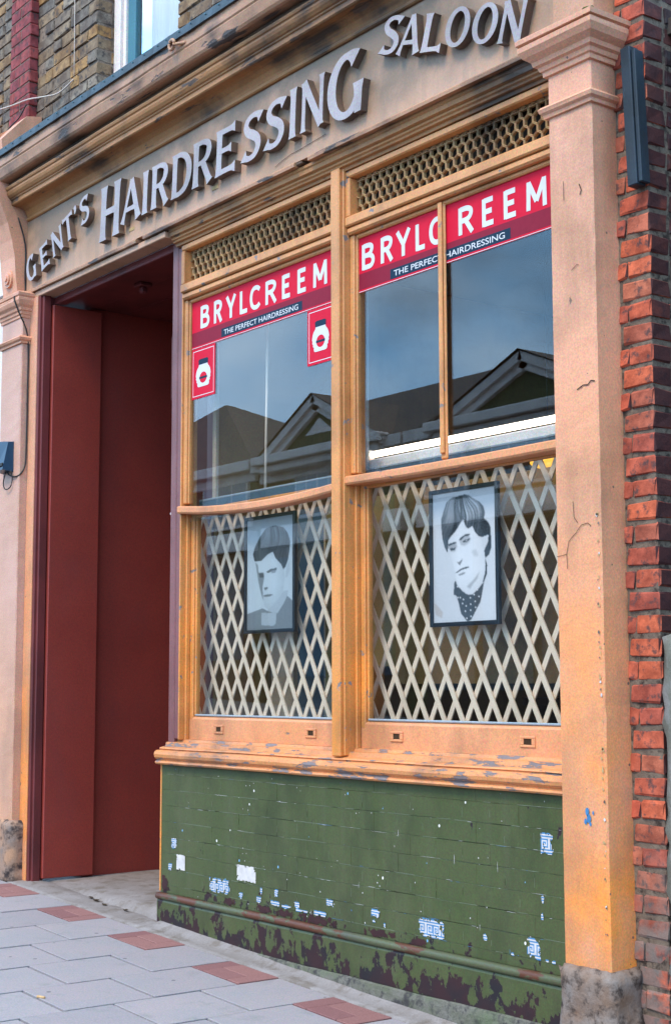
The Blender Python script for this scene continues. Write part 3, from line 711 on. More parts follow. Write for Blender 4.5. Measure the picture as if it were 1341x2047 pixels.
mb = MB(); mb.sweep_x([(.03, 4.1262), (-.165, 4.1262), (-.166, 4.138), (-.176, 4.142), (-.175, 4.158), (.03, 4.158)], CX0+.008, CX1, .1, .002, 13); mb.build('sunk_band', M['blacktrim'], cor)  # band coloured near black to paint the recess shadow between mouldings
mb = MB(); mb.sweep_x([(.03, 4.1582), (-.218, 4.1582), (-.230, 4.163), (-.238, 4.174), (-.244, 4.198), (-.250, 4.222), (-.248, 4.228), (-.254, 4.236), (-.256, 4.312), (.03, 4.330)], CX0, CX1, .1, .0025, 14); mb.build('upper_board', M['cornice_top'], cor)
ld = MB(); V = []; n = 130
for i in range(n+1):
    x = CX0-.01+(CX1-CX0+.02)*i/n; w_ = noise.noise(Vector((x*9, 1, 0)))*.006+noise.noise(Vector((x*31, 2, 0)))*.003
    for (y, z) in ((.07, 4.395), (-.10, 4.365), (-.255+w_*.4, 4.338+w_*.4), (-.266+w_, 4.328), (-.270+w_, 4.286+w_), (-.262+w_, 4.284+w_), (-.258, 4.32), (.06, 4.37)): V.append((x, y, z))
F = [(i*8+j, (i+1)*8+j, (i+1)*8+(j+1) % 8, i*8+(j+1) % 8) for i in range(n) for j in range(8)]; ld.add(V, F)
ld.build('lead_flashing', M['lead'], cor)
nl = proto((lambda q: (q.box(-.003, .003, -.003, .003, -.003, .003, .001), q)[1])(MB()), M['teal'])
for i in range(26):
    x = -4.25+i*.11+random.uniform(-.02, .02); piece('nail', nl, cor, (x, -.270+noise.noise(Vector((x*9, 1, 0)))*.006, 4.316))
rg = thing('awning_ring', 'small painted awning ring on the cornice board', 'ring', (-2.2, -.27, 4.262))
rp_ = [(-2.222+.024*math.cos(t*math.pi/8), -.275, 4.266+.024*math.sin(t*math.pi/8)) for t in range(17)]
tube('eye', rp_, .0085, M['cornice_top'], rg, 8, False); tube('shank', [(-2.200, -.272, 4.262), (-2.165, -.264, 4.256), (-2.13, -.250, 4.252)], .008, M['cornice_top'], rg)

# ================================================================== raised letters
def ribbon(mb_, pts, wid, yf, yb, smooth=False):
    P = [Vector((p[0], p[1])) for p in pts]; Wd = list(wid)
    if smooth:
        Q = []; Z = []
        for i in range(len(P)-1):
            a, b_, c_, d = P[max(i-1, 0)], P[i], P[i+1], P[min(i+2, len(P)-1)]
            for k in range(5):
                t = k/5; Q.append(.5*((2*b_)+(-a+c_)*t+(2*a-5*b_+4*c_-d)*t*t+(-a+3*b_-3*c_+d)*t**3)); Z.append(Wd[i]*(1-t)+Wd[i+1]*t)
        Q.append(P[-1]); Z.append(Wd[-1]); P, Wd = Q, Z
    L = []; R_ = []
    closed = (P[0]-P[-1]).length < 1e-6
    for i, p in enumerate(P):
        a = P[i-1] if i else (P[-2] if closed else P[0]); c_ = P[i+1] if i < len(P)-1 else (P[1] if closed else P[-1])
        d = (c_-a).normalized(); nn = Vector((-d.y, d.x)); L.append(p+nn*Wd[i]/2); R_.append(p-nn*Wd[i]/2)
    return L, R_, closed
def stem(x, z0=0, z1=1, w=.2, fl=1.45, lean=0):
    return ([(x+lean*(z-.5), z) for z in (z0, z0+.06, z0+.2, (z0+z1)/2, z1-.2, z1-.06, z1)], [w*fl, w*1.18, w*1.03, w, w*1.03, w*1.18, w*fl], False)
def diag(x0, z0, x1, z1, w, f0=1.4, f1=1.4):
    T = (0, .07, .22, .5, .78, .93, 1)
    return ([(x0+(x1-x0)*t, z0+(z1-z0)*t) for t in T], [w*f0, w*(1+(f0-1)*.4), w, w, w, w*(1+(f1-1)*.4), w*f1], False)
def bar(x0, x1, z, w=.12, fl=2.0):
    T = (0, .6, .8, 1); return ([(x0+(x1-x0)*t, z) for t in T], [w, w, w*1.15, w*fl], False)
def ell(cx, cz, rx, rz, a0, a1, wt, wn_, flare=1, n=30):
    pts = []; ws = []
    for i in range(n+1):
        a = math.radians(a0+(a1-a0)*i/n); pts.append((cx+rx*math.cos(a), cz+rz*math.sin(a)))
        q = abs(math.cos(a))**1.5; f_ = 1+(flare-1)*max(0, 1-i/4)
        ws.append((wn_+(wt-wn_)*q)*f_)
    return (pts, ws, False)
GL = {
 'H': (.74, [stem(.13), stem(.61), bar(.13, .61, .5, .13, 1)]),
 'A': (.86, [diag(.07, 0, .43, 1, .12, 1.9, 1.1), diag(.43, 1, .79, 0, .21, 1.0, 1.45), bar(.2, .65, .30, .12, 1)]),
 'I': (.34, [stem(.17)]),
 'R': (.76, [stem(.13), ([(.12, .93), (.36, .945), (.56, .87), (.60, .73), (.53, .58), (.36, .50), (.15, .49)], [.12, .12, .16, .2, .17, .12, .11], True), diag(.36, .54, .66, 0, .19, .8, 1.35)]),
 'D': (.82, [stem(.13), ([(.12, .935), (.36, .94), (.58, .83), (.70, .62), (.69, .36), (.56, .15), (.34, .055), (.12, .06)], [.12, .13, .18, .22, .22, .18, .13, .12], True)]),
 'E': (.74, [stem(.13), bar(.13, .66, .935, .13), bar(.13, .55, .52, .12), bar(.13, .70, .065, .13, 2.1)]),
 'S': (.70, [([(.635, .85), (.53, .925), (.36, .945), (.19, .88), (.13, .745), (.22, .61), (.40, .515), (.54, .40), (.565, .245), (.46, .10), (.29, .055), (.15, .085), (.06, .15)], [.30, .15, .125, .15, .19, .21, .22, .21, .19, .15, .125, .15, .32], True)]),
 'N': (.80, [stem(.11, 0, 1, .13, 1.7), diag(.10, 1, .70, .0, .20, 1.1, 1.0), stem(.70, 0, 1, .13, 1.7)]),
 'G': (.80, [ell(.43, .5, .335, .445, 52, 322, .22, .12, 1.9), ([(.715, .02), (.715, .12), (.715, .35), (.715, .48)], [.16, .18, .2, .27], False)]),
 'T': (.78, [stem(.39), bar(.39, .02, .935, .13, 1.9), bar(.39, .76, .935, .13, 1.9)]),
 'L': (.68, [stem(.13), bar(.13, .66, .065, .13, 2.2)]),
 'O': (.82, [ell(.41, .5, .325, .445, 0, 360, .20, .12)]),
 "'": (.22, [([(.11, .98), (.13, .86), (.07, .72)], [.16, .17, .05], True)]),
}
def letter(ch, parent, x, z, h, w, rot=0, shear=.05, yf=-.087, yb=-.0495, wsc=.9):
    adv, strokes = GL[ch]; mb_ = MB(); k = w/adv; c_, s_ = math.cos(rot), math.sin(rot)
    def tr(p):
        X, Z = p[0]*k+shear*p[1]*h, p[1]*h
        return (x+X*c_-Z*s_, z+X*s_+Z*c_)
    for si, (pts, ws, sm) in enumerate(strokes):
        L, R_, closed = ribbon(mb_, pts, [v*wsc for v in ws], 0, 0, sm); n = len(L); off = -.0004*si
        # keep strokes from being stretched with the letter width
        l2 = [tr(p) for p in L]; r2_ = [tr(p) for p in R_]
        V = [(p[0], yf+off, p[1]) for p in l2]+[(p[0], yf+off, p[1]) for p in r2_]+[(p[0], yb, p[1]) for p in l2]+[(p[0], yb, p[1]) for p in r2_]
        mb_.add(V, [(i, i+1, n+i+1, n+i) for i in range(n-1)], 0)
        F = [(i, 2*n+i, 2*n+i+1, i+1) for i in range(n-1)]+[(n+i, n+i+1, 3*n+i+1, 3*n+i) for i in range(n-1)]
        if not closed: F += [(0, n, 3*n, 2*n), (n-1, 3*n-1, 4*n-1, 2*n-1)]
        mb_.add(V, F, 1)
    return mb_.build('letter', [M['letter'], M['letter_side']], parent)
w1 = thing('raised_sign_word', "raised grey metal word GENT'S climbing at the left end of the sign board", 'sign lettering', (-3.8, -.07, 3.53), 'raised words on the sign board')
a15 = math.radians(15)
for ch, x, z, h, w in (('G', -4.168, 3.528, .158, .118), ('E', -3.990, 3.566, .150, .118), ('N', -3.845, 3.612, .150, .140), ('T', -3.700, 3.655, .156, .128), ("'", -3.565, 3.690, .165, .040), ('S', -3.500, 3.712, .155, .112)):
    letter(ch, w1, x, z, h, w, a15, .0)
w2 = thing('raised_sign_word', 'large raised grey metal word HAIRDRESSING across the middle of the sign board', 'sign lettering', (-2.1, -.07, 3.57), 'raised words on the sign board')
for ch, x, z, h, w in (('H', -3.292, 3.568, .298, .228), ('A', -3.048, 3.605, .224, .200), ('I', -2.838, 3.603, .226, .080), ('R', -2.737, 3.605, .226, .182), ('D', -2.533, 3.605, .224, .195), ('R', -2.333, 3.606, .226, .190), ('E', -2.122, 3.604, .226, .188), ('S', -1.890, 3.604, .226, .168), ('S', -1.702, 3.608, .226, .168), ('I', -1.516, 3.612, .228, .076), ('N', -1.420, 3.612, .226, .180), ('G', -1.220, 3.578, .292, .245)):
    letter(ch, w2, x, z, h, w, 0, .06)
w3 = thing('raised_sign_word', 'raised grey metal word SALOON descending at the right end of the sign board', 'sign lettering', (-.4, -.07, 3.54), 'raised words on the sign board')
am = math.radians(-15.5)
for ch, x, z, h, w in (('S', -.858, 3.782, .158, .130), ('A', -.742, 3.742, .158, .140), ('L', -.594, 3.700, .155, .130), ('O', -.456, 3.669, .158, .142), ('O', -.300, 3.626, .158, .142), ('N', -.148, 3.578, .158, .138)):
    letter(ch, w3, x, z, h, w, am, .04)

# ================================================================== pilasters
def ring_mould(name, x0, x1, y0, y1, prof_, mat, parent):
    # moulding of (projection, z) steps running round front and both sides
    b = MB(); V = []; k = len(prof_)
    for (p, z) in prof_:
        j = lambda: random.uniform(-.0012, .0012)
        V += [(x0-p+j(), y1, z+j()), (x0-p+j(), y0-p+j(), z+j()), (x1+p+j(), y0-p+j(), z+j()), (x1+p+j(), y1, z+j())]
    F = []
    for i in range(k-1):
        for q in range(3): F.append((i*4+q, i*4+q+1, (i+1)*4+q+1, (i+1)*4+q))
    F += [(0, 1, 2, 3), tuple((k-1)*4+q for q in (3, 2, 1, 0))]
    F += [tuple([i*4 for i in range(k)]+[]) if False else (0, 4, 4*(k-1)) ] if False else []
    b.add(V, F); return b.build(name, mat, parent)
def pil_shaft(name, x0, x1, y0, y1, z0, z1, mat, parent, seed):
    b = MB(); n = int((z1-z0)/.045); V = []; c_ = .006
    for i in range(n+1):
        z = z0+(z1-z0)*i/n
        e = lambda s_: noise.noise(Vector((s_, z*14, seed)))*.0022+noise.noise(Vector((s_, z*45, seed)))*.0012
        V += [(x0+e(1)*.6, y1, z), (x0+e(1), y0+c_, z), (x0+c_+e(2), y0+e(3)*.5, z), ((x0+x1)/2, y0+e(7)*.8, z), (x1-c_+e(4), y0+e(5), z), (x1+e(6), y0+c_+e(5), z), (x1+e(6)*.5, y1, z)]
    F = [(i*7+j, i*7+j+1, (i+1)*7+j+1, (i+1)*7+j) for i in range(n) for j in range(6)]+[tuple(range(7)), tuple(n*7+j for j in range(6, -1, -1))]
    b.add(V, F); return b.build(name, mat, parent)
NECK = [(.0, 3.178), (.010, 3.180), (.012, 3.192), (.022, 3.200), (.026, 3.212), (.018, 3.222), (.0, 3.228)]
CAP = [(.0, 3.334), (.010, 3.336), (.012, 3.352), (.020, 3.356), (.024, 3.370), (.036, 3.378), (.040, 3.392), (.062, 3.408), (.074, 3.430), (.076, 3.446), (.068, 3.454), (.080, 3.458), (.082, 3.474), (.070, 3.482), (.01, 3.496)]
pr = thing('pilaster', 'peach and orange painted pilaster between the right window and the brick pier', 'pilaster', (.25, -.06, GZ(.25, 0)-.02), 'shopfront pilasters')
pil_shaft('shaft', .149, .356, -.12, .02, .235, 3.36, M['pil'], pr, 1)
ring_mould('neck_moulding', .149, .356, -.12, .02, NECK, M['pil'], pr)
cap = ring_mould('capital', .149, .356, -.12, .02, CAP, M['pil'], pr)
rough_box('moss_patch', .385, .432, -.199, -.165, 3.474, 3.487, M['moss'], cap, .012, .006, 5, .004, 40)
pil_shaft('console', .165, .36, -.105, .02, 3.48, 4.10, M['cornice_top'], pr, 3)
bs = rough_box('base', .136, .386, -.152, .02, GZ(.25, 0)-.03, .238, M['base_stone'], pr, .022, .010, 4, .012, 12)
ck = MB()
def crackline(pts, y, w=.0022):
    for (p, q) in zip(pts[:-1], pts[1:]):
        d = Vector((q[0]-p[0], q[1]-p[1])).normalized(); n_ = Vector((-d.y, d.x))*w*.5
        ck.add([(p[0]-n_.x, y, p[1]-n_.y), (q[0]-n_.x, y, q[1]-n_.y), (q[0]+n_.x, y, q[1]+n_.y), (p[0]+n_.x, y, p[1]+n_.y)], [(0, 1, 2, 3)])
crackline([(.265, 2.175), (.295, 2.187), (.315, 2.184), (.330, 2.197), (.3485, 2.192)], -.1232, .004)
crackline([(.20, 1.61), (.212, 1.655), (.245, 1.68), (.27, 1.705), (.30, 1.71), (.315, 1.70)], -.1232, .002)
crackline([(.155, 1.605), (.20, 1.61), (.203, 1.56)], -.1232, .0018); crackline([(.22, 2.93), (.221, 2.86)], -.1232, .002)
crackline([(.295, 2.90), (.305, 2.875), (.298, 2.86)], -.1232, .004); crackline([(.25, 2.60), (.275, 2.615), (.285, 2.612)], -.1232, .002)
crackline([(.235, 1.79), (.238, 1.735), (.255, 1.715)], -.1232, .002)
ck.build('crack', M['dark'], pr)
ch = MB()
for (x, z, r_) in ((.270, .745, .011), (.276, .722, .013), (.262, .712, .009), (.296, .742, .006), (.283, .705, .006)):
    ch.add([(x+r_*random.uniform(.5, 1)*math.cos(t), -.1233, z+r_*1.5*random.uniform(.5, 1)*math.sin(t)) for t in [k*.785 for k in range(8)]], [tuple(range(8))])
ch.build('blue_paint_scab', M['glaze_blue'], pr)
kn = MB()
for i in range(46):   # plaster knocked off the arris
    z = random.uniform(.3, 1.75); r_ = random.uniform(.003, .0075); x = .346+random.uniform(-.006, .004)
    kn.add([(x+r_*random.uniform(.5, 1)*math.cos(t), -.1236, z+r_*random.uniform(.5, 1.2)*math.sin(t)) for t in [k*1.047 for k in range(6)]], [tuple(range(6))], random.choice((0, 0, 1, 2)))
tag(kn.build('plaster_chips', [M['timber'], M['glaze_white'], M['base_stone']], pr), kind='stuff')

plf = thing('pilaster', 'pale pink painted pilaster left of the maroon doorway with a scabby base', 'pilaster', (-4.33, -.06, GZ(-4.33, 0)-.02), 'shopfront pilasters')
pil_shaft('shaft', -4.48, -4.205, -.10, .05, .40, 3.36, M['pil_pink'], plf, 5)
ring_mould('neck_moulding', -4.48, -4.205, -.10, .05, NECK, M['pil'], plf)
ring_mould('capital', -4.48, -4.205, -.10, .05, [(p*.62, z) for p, z in CAP], M['pil'], plf)
rough_box('base', -4.52, -4.150, -.135, .05, GZ(-4.33, 0)-.03, .405, M['base_paint'], plf, .025, .010, 8, .014, 11)
cs = MB(); prof_ = [(.05, 3.49), (-.10, 3.49), (-.115, 3.60), (-.125, 3.72), (-.145, 3.82), (-.175, 3.92), (-.215, 4.01), (-.235, 4.06), (-.235, 4.30), (.05, 4.30)]
cs.sweep_x(prof_, -4.47, -4.275, .1, .001, 2); cs.build('console', M['pil'], plf)
ro = MB()
for r_, y_ in ((.055, -.112), (.036, -.122), (.018, -.130)):
    ro.add([(-4.37+r_*math.cos(t*math.pi/8), y_-.012, 3.60+r_*math.sin(t*math.pi/8)) for t in range(16)]+[(-4.37+r_*math.cos(t*math.pi/8), -.10, 3.60+r_*math.sin(t*math.pi/8)) for t in range(16)], [tuple(range(16))]+[(t, (t+1) % 16, 16+(t+1) % 16, 16+t) for t in range(16)])
ro.build('rosette', M['pil'], plf)
nb = thing('neighbour_shop_cornice', 'bit of pink cornice of the next shop at the far left edge', 'cornice', (-4.9, -.05, 4.1))
b = MB(); b.sweep_x([(.05, 4.10), (-.10, 4.10), (-.15, 4.16), (-.19, 4.24), (-.20, 4.36), (-.235, 4.40), (-.24, 4.47), (-.06, 4.60), (.05, 4.62)], -12, -4.50, .3, .002, 3); b.build('moulding', M['pil'], nb)
b = MB(); b.sweep_x([(.05, 4.30), (-.16, 4.302), (-.20, 4.36), (-.21, 4.44), (-.05, 4.62), (.05, 4.64)], -4.50, -4.315, .1, .001, 3); b.build('return_block', M['pil'], nb)
b = MB(); b.box(-12, -4.52, -.06, .05, 3.55, 4.10, .004); b.box(-12, -4.52, -.03, .05, GZ(-5, 0)-.1, 3.548, .004); b.build('front', M['white'], nb)

# ================================================================== brick pier at the right
pier = thing('brick_pier', 'weathered red brick pier with sooty return at the right edge', 'brick wall', (.45, .2, GZ(.45, 0)-.05))
mb = MB(); mb.box(.20, .4925, .0055, 1.6, GZ(.5, 0)-.2, 4.6, .002); mb.build('mortar', M['mortar'], pier)
def brick_var(L, H, D, mat, amp=.0040):
    v, f = cbox(-L/2, L/2, -D/2, D/2, -H/2, H/2, .005)
    v = [(x+random.uniform(-amp, amp), y+random.uniform(-amp, amp), z+random.uniform(-amp, amp)) for x, y, z in v]
    b_ = MB(); b_.add(v, f); return proto(b_, mat)
BH = .0605; CP = .0765
hd = [brick_var(.100, BH, .10, M['brick']) for _ in range(4)]; st = [brick_var(.132, BH, .10, M['brick']) for _ in range(4)]; cl = [brick_var(.043, BH, .06, M['brick']) for _ in range(3)]
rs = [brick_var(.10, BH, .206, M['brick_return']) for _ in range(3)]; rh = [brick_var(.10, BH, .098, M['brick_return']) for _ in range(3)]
z = -.165; i = 0
while z < 4.3:
    j = lambda: random.uniform(-.003, .003)
    r3 = lambda: (random.uniform(-.012, .012), random.uniform(-.012, .012), random.uniform(-.02, .02))
    if i % 2:
        piece('brick', random.choice(st), pier, (0.4315+j()*.4, .05+j(), z), r3()); y = .112
    else:
        piece('brick', random.choice(hd), pier, (0.4475+j()*.4, .05+j(), z), r3()); piece('brick', random.choice(cl), pier, (.3725+j(), .030+j(), z), r3()); y = .112
    if i % 2 == 0:
        piece('brick', random.choice(rs), pier, (0.4475+j()*.5, y+.103, z), r3()); piece('brick', random.choice(rh), pier, (0.4475+j()*.5, y+.266, z), r3())
    else:
        piece('brick', random.choice(rh), pier, (0.4475+j()*.5, y+.049, z), r3()); piece('brick', random.choice(rs), pier, (0.4475+j()*.5, y+.212, z), r3())
    z += CP; i += 1
po = rough_box('cement_post', .497, .72, -.030, .30, GZ(.6, 0)-.04, 1.335, M['post'], None, .05, .005, 3, .02, 6)
tag(po, 'grey green rendered post standing against the brick pier', 'post')
bt = thing('timber_batten', 'tilted blue black timber batten fixed to the corner of the brick pier', 'batten', (.48, -.03, 2.86))
b = MB(); b.box(-.026, .016, -.024, .024, 0, .50, .003); o = b.build('board', M['batten'], bt)
b = MB(); b.box(.0165, .032, -.016, .030, .006, .485, .003); o2 = b.build('strip', M['batten'], bt)
for q in (o, o2): q.location = (q.location.x+bt.location.x, q.location.y+bt.location.y, q.location.z+bt.location.z)
bt.rotation_euler = (0, math.radians(-2.2), 0)

# ================================================================== brick wall and window over the shop
uw = thing('upper_brick_wall', 'stock brick wall above the cornice with a window', 'brick wall', (-2.5, .1, 4.3))
WX0, WX1 = -3.635, -2.72
mb = MB(); mb.box(-5.20, WX0-.001, .066, .36, 4.2, 7.4, .002); mb.box(WX1+.001, .50, .066, .36, 4.2, 7.4, .002); mb.box(WX0-.0005, WX1+.0005, .066, .36, 4.2, 4.36, .002); mb.box(WX0-.0005, WX1+.0005, .066, .36, 6.1, 7.4, .002)
mb.build('mortar_core', M['mortar_y'], uw)
box('far_brickwork', -12, -5.202, .056, .36, 4.2, 7.4, M['far_brick'], uw, .002); box('far_brickwork', -5.2, .5, .050, .0655, 5.80, 7.4, M['far_brick'], uw, .002); box('far_brickwork', -2.04, .5, .050, .0655, 4.3, 5.80, M['far_brick'], uw, .002)
sv = [brick_var(.214, .065, .10, M['brick_stock'], .004) for _ in range(4)]; hv = [brick_var(.102, .065, .10, M['brick_stock'], .004) for _ in range(4)]
cn_ = [brick_var(.102, .065, .10, M['brick_stock'], .003) for _ in range(3)]
def course(xa, xb, z, i):
    x = xb
    first = True
    while x > xa+.03:
        L = .224 if (first and i % 2) else (.112 if first else (.224 if random.random() < .55 else .112))
        if x-L < xa-.12: break
        piece('brick', random.choice(sv if L > .2 else hv), uw, (x-L/2+.008, .107+random.uniform(-.005, .004), z), (random.uniform(-.02, .02), random.uniform(-.015, .015), random.uniform(-.02, .02)))
        x -= L; first = False
z = 4.345; i = 0
while z < 5.75:
    course(-4.40 if True else 0, WX0, z, i)
    if z > 4.5: course(-5.15, -4.69, z, i+1)
    if z < 5.15: course(-2.12, -1.9, z, i) if False else None
    z += .0765; i += 1
z = 4.345; i = 0
while z < 5.1:
    x = WX1
    for L in ((.224, .112, .224, .112) if i % 2 else (.112, .224, .112, .224)):
        piece('brick', random.choice(sv if L > .2 else hv), uw, (x+L/2-.003, .107+random.uniform(-.005, .004), z), (random.uniform(-.02, .02), random.uniform(-.015, .015), random.uniform(-.02, .02))); x += L
    z += .0765; i += 1
# reveal bricks on the left jamb of the upper window, facing the street side on
jb = [brick_var(.05, .065, .135, M['brick_stock'], .003) for _ in range(3)]
z = 4.345
while z < 5.75:
    piece('brick', random.choice(jb), uw, (WX0-.020, .228, z), (random.uniform(-.02, .02), 0, random.uniform(-.02, .02))); z += .0765
rp2 = thing('red_brick_strip', 'narrow projecting strip of bright red bricks at the top left', 'brick strip', (-4.54, .03, 4.3))
mb = MB(); mb.box(-4.672, -4.408, .004, .10, 4.2, 6.5, .001); mb.build('mortar_core', M['mortar'], rp2)
ra = [brick_var(.214, .071, .06, M['brick_red'], .001) for _ in range(3)]; rb = [brick_var(.060, .071, .06, M['brick_red'], .001) for _ in range(3)]; rc = [brick_var(.135, .071, .06, M['brick_red'], .001) for _ in range(3)]
z = 4.62; i = 0
while z < 5.9:
    if i % 2:
        piece('brick', random.choice(ra), rp2, (-4.401-.107, .030, z)); piece('brick', random.choice(rb), rp2, (-4.401-.2485, .030, z))
    else:
        piece('brick', random.choice(rc), rp2, (-4.401-.0603, .030, z)); piece('brick', random.choice(rc), rp2, (-4.401-.2065, .030, z))
    z += .0755; i += 1
box('lead_shoe', -4.70, -4.385, -.012, .09, 4.50, 4.578, M['lead'], rp2, .006)
upw = thing('upper_window', 'white and teal framed window with net curtain above the shop cornice', 'window', (-3.18, .2, 4.36))
b = MB(); b.box(WX0+.012, WX0+.085, .165, .24, 4.36, 6.1, .004); b.box(WX0+.086, WX0+.115, .185, .24, 4.36, 6.1, .004); b.box(WX1-.085, WX1-.005, .165, .24, 4.36, 6.1, .004); b.box(WX0+.116, WX1-.086, .165, .24, 4.361, 4.42, .004); b.build('frame', M['white'], upw)
b = MB(); b.box(WX0+.116, WX0+.20, .20, .24, 4.421, 6.1, .004); b.box(WX1-.16, WX1-.0865, .20, .24, 4.421, 6.1, .004); b.build('casement', M['teal'], upw)
box('pane', WX0+.1, WX1-.1, .212, .216, 4.42, 6.08, M['glass'], upw, .0003)
cu = MB(); V = []; n = 60
for i in range(n+1):
    x = WX0+.20+(WX1-WX0-.3)*i/n; y_ = .31+.012*math.sin(i*1.1)+.008*math.sin(i*.37)
    V += [(x, y_, 4.36), (x, y_+.004, 6.1)]
cu.add(V, [(2*i, 2*i+2, 2*i+3, 2*i+1) for i in range(n)]); cu.build('net_curtain', M['curtain'], upw, smooth=True)
box('room_backing', WX0, WX1, .50, .52, 4.3, 6.2, M['blue_int'], upw)
o = tube('white_cable', [(-4.80, -.012, 4.826), (-4.60, -.012, 4.79), (-4.377, -.012, 4.756), (-4.2, -.004, 4.715), (-4.05, .03, 4.70), (-3.90, .05, 4.738)], .0045, M['wire_white']); tag(o, 'white cable slung across the red brick strip', 'cable')
o = tube('thin_wire', [(-3.90, .048, 5.75), (-3.893, .046, 5.3), (-3.888, .048, 4.75)], .0025, M['wire_white']); tag(o, 'thin pale wire running straight down the stock brick wall', 'wire')
o = tube('dark_wire', [(-4.40, -.015, 4.73), (-4.47, -.03, 4.66), (-4.54, -.06, 4.61), (-4.60, -.1, 4.50), (-4.66, -.2, 4.40)], .004, M['wire']); tag(o, 'short dark wire hanging at the foot of the red brick strip', 'wire')

# ================================================================== doorway
dw = thing('shop_doorway', 'deep maroon painted entrance recess left of the windows', 'doorway', (-3.4, .8, .05))
box('edge_board', -4.204, -4.113, -.050, .03, GZ(-4.15, 0)-.01, 3.452, M['pil'], dw, .004)
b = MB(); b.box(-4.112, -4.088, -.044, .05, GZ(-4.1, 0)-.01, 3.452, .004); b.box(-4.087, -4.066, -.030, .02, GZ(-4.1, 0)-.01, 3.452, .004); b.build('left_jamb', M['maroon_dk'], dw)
box('folded_leaf', -4.088, -4.048, .026, .345, .085, 3.40, M['maroon'], dw, .004)
box('side_wall', -4.20, -4.105, .30, 2.1, .02, 3.44, M['maroon'], dw, .003)
b = MB(); b.box(-2.708, -2.655, .035, .13, .80, 3.452, .005); b.build('right_jamb', M['mauve'], dw)
box('jamb_rebate', -2.6545, -2.6095, .0385, .13, .903, 3.404, M['mauve'], dw, .004)
b = MB(); b.box(-2.7105, -2.7082, .034, .068, 2.62, 2.95, .001); b.build('hinge_plate', M['mauve'], dw)
b = MB(); b.box(-2.735, -2.709, .05, .06, 2.03, 2.042, .001); b.build('latch_keep', M['white'], dw)
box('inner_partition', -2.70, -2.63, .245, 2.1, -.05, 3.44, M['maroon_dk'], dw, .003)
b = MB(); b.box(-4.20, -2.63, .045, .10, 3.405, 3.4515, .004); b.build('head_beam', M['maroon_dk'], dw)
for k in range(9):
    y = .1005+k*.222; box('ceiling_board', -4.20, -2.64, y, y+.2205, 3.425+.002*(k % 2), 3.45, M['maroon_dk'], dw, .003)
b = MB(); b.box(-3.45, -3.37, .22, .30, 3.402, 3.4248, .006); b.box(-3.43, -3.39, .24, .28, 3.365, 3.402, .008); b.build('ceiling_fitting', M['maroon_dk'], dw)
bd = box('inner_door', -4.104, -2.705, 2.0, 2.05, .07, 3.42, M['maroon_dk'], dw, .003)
box('door_handle', -2.86, -2.83, 1.94, 1.9995, 1.05, 1.20, M['shelf'], bd, .004)
for (x, y) in ((-3.44, .012), (-3.36, .0), (-3.24, -.02), (-3.05, .0)):
    q = MB(); g = GZ(x, y)+.011
    pts = [(x+.022*random.uniform(.5, 1.3)*math.cos(t), y+.013*random.uniform(.5, 1.2)*math.sin(t), g+random.uniform(0, .006)) for t in [k*.9 for k in range(7)]]
    q.add(pts+[(p[0], p[1], p[2]-.003) for p in pts], [tuple(range(7)), tuple(range(13, 6, -1))]+[(k, (k+1) % 7, 7+(k+1) % 7, 7+k) for k in range(7)])
    o = q.build('dead_leaf', M['litter_dk']); tag(o, 'dry dark leaf scrap on the cement at the doorway edge', 'leaf', 'leaf scraps at the doorway')
o = tube('cigarette_end', [(-1.735, -1.125, GZ(-1.72, -1.12)+.0055), (-1.700, -1.112, GZ(-1.7, -1.11)+.0055)], .0055, M['litter'], None, 8, False); tag(o, 'orange cigarette end lying on a paving slab', 'cigarette end')

# ================================================================== alarm box and its wires at the left edge
al = thing('alarm_box', 'dark blue wedge shaped alarm box on the pink pilaster at the left edge', 'alarm box', (-4.32, -.13, 2.42))
b = MB(); b.add([(-4.42, -.101, 2.42), (-4.278, -.101, 2.42), (-4.278, -.101, 2.60), (-4.42, -.101, 2.62), (-4.40, -.165, 2.43), (-4.29, -.165, 2.43), (-4.285, -.135, 2.595), (-4.40, -.14, 2.61)], [(0, 1, 2, 3), (4, 5, 6, 7), (0, 1, 5, 4), (1, 2, 6, 5), (2, 3, 7, 6), (3, 0, 4, 7)]); b.build('case', M['bluebox'], al)
b = MB(); b.box(-4.36, -4.29, -.168, -.160, 2.45, 2.47, .002); b.build('latch', M['wire'], al)
o = tube('black_cable', [(-4.272, -.11, 3.96), (-4.268, -.062, 3.80), (-4.270, -.058, 3.62), (-4.262, -.062, 3.50), (-4.214, -.150, 3.455), (-4.199, -.125, 3.36), (-4.197, -.066, 3.22), (-4.196, -.060, 2.9), (-4.197, -.060, 2.55), (-4.196, -.066, 2.45), (-4.2, -.09, 2.40), (-4.235, -.108, 2.385), (-4.30, -.112, 2.40), (-4.33, -.12, 2.425)], .0045, M['wire']); tag(o, 'black cable running down beside the left pilaster to the alarm box', 'cable')
o = tube('black_cable', [(-4.34, -.12, 2.425), (-4.36, -.125, 2.36), (-4.34, -.12, 2.32), (-4.29, -.112, 2.33), (-4.27, -.11, 2.38), (-4.275, -.12, 2.424)], .0035, M['wire']); tag(o, 'loop of black cable drooping under the alarm box', 'cable')

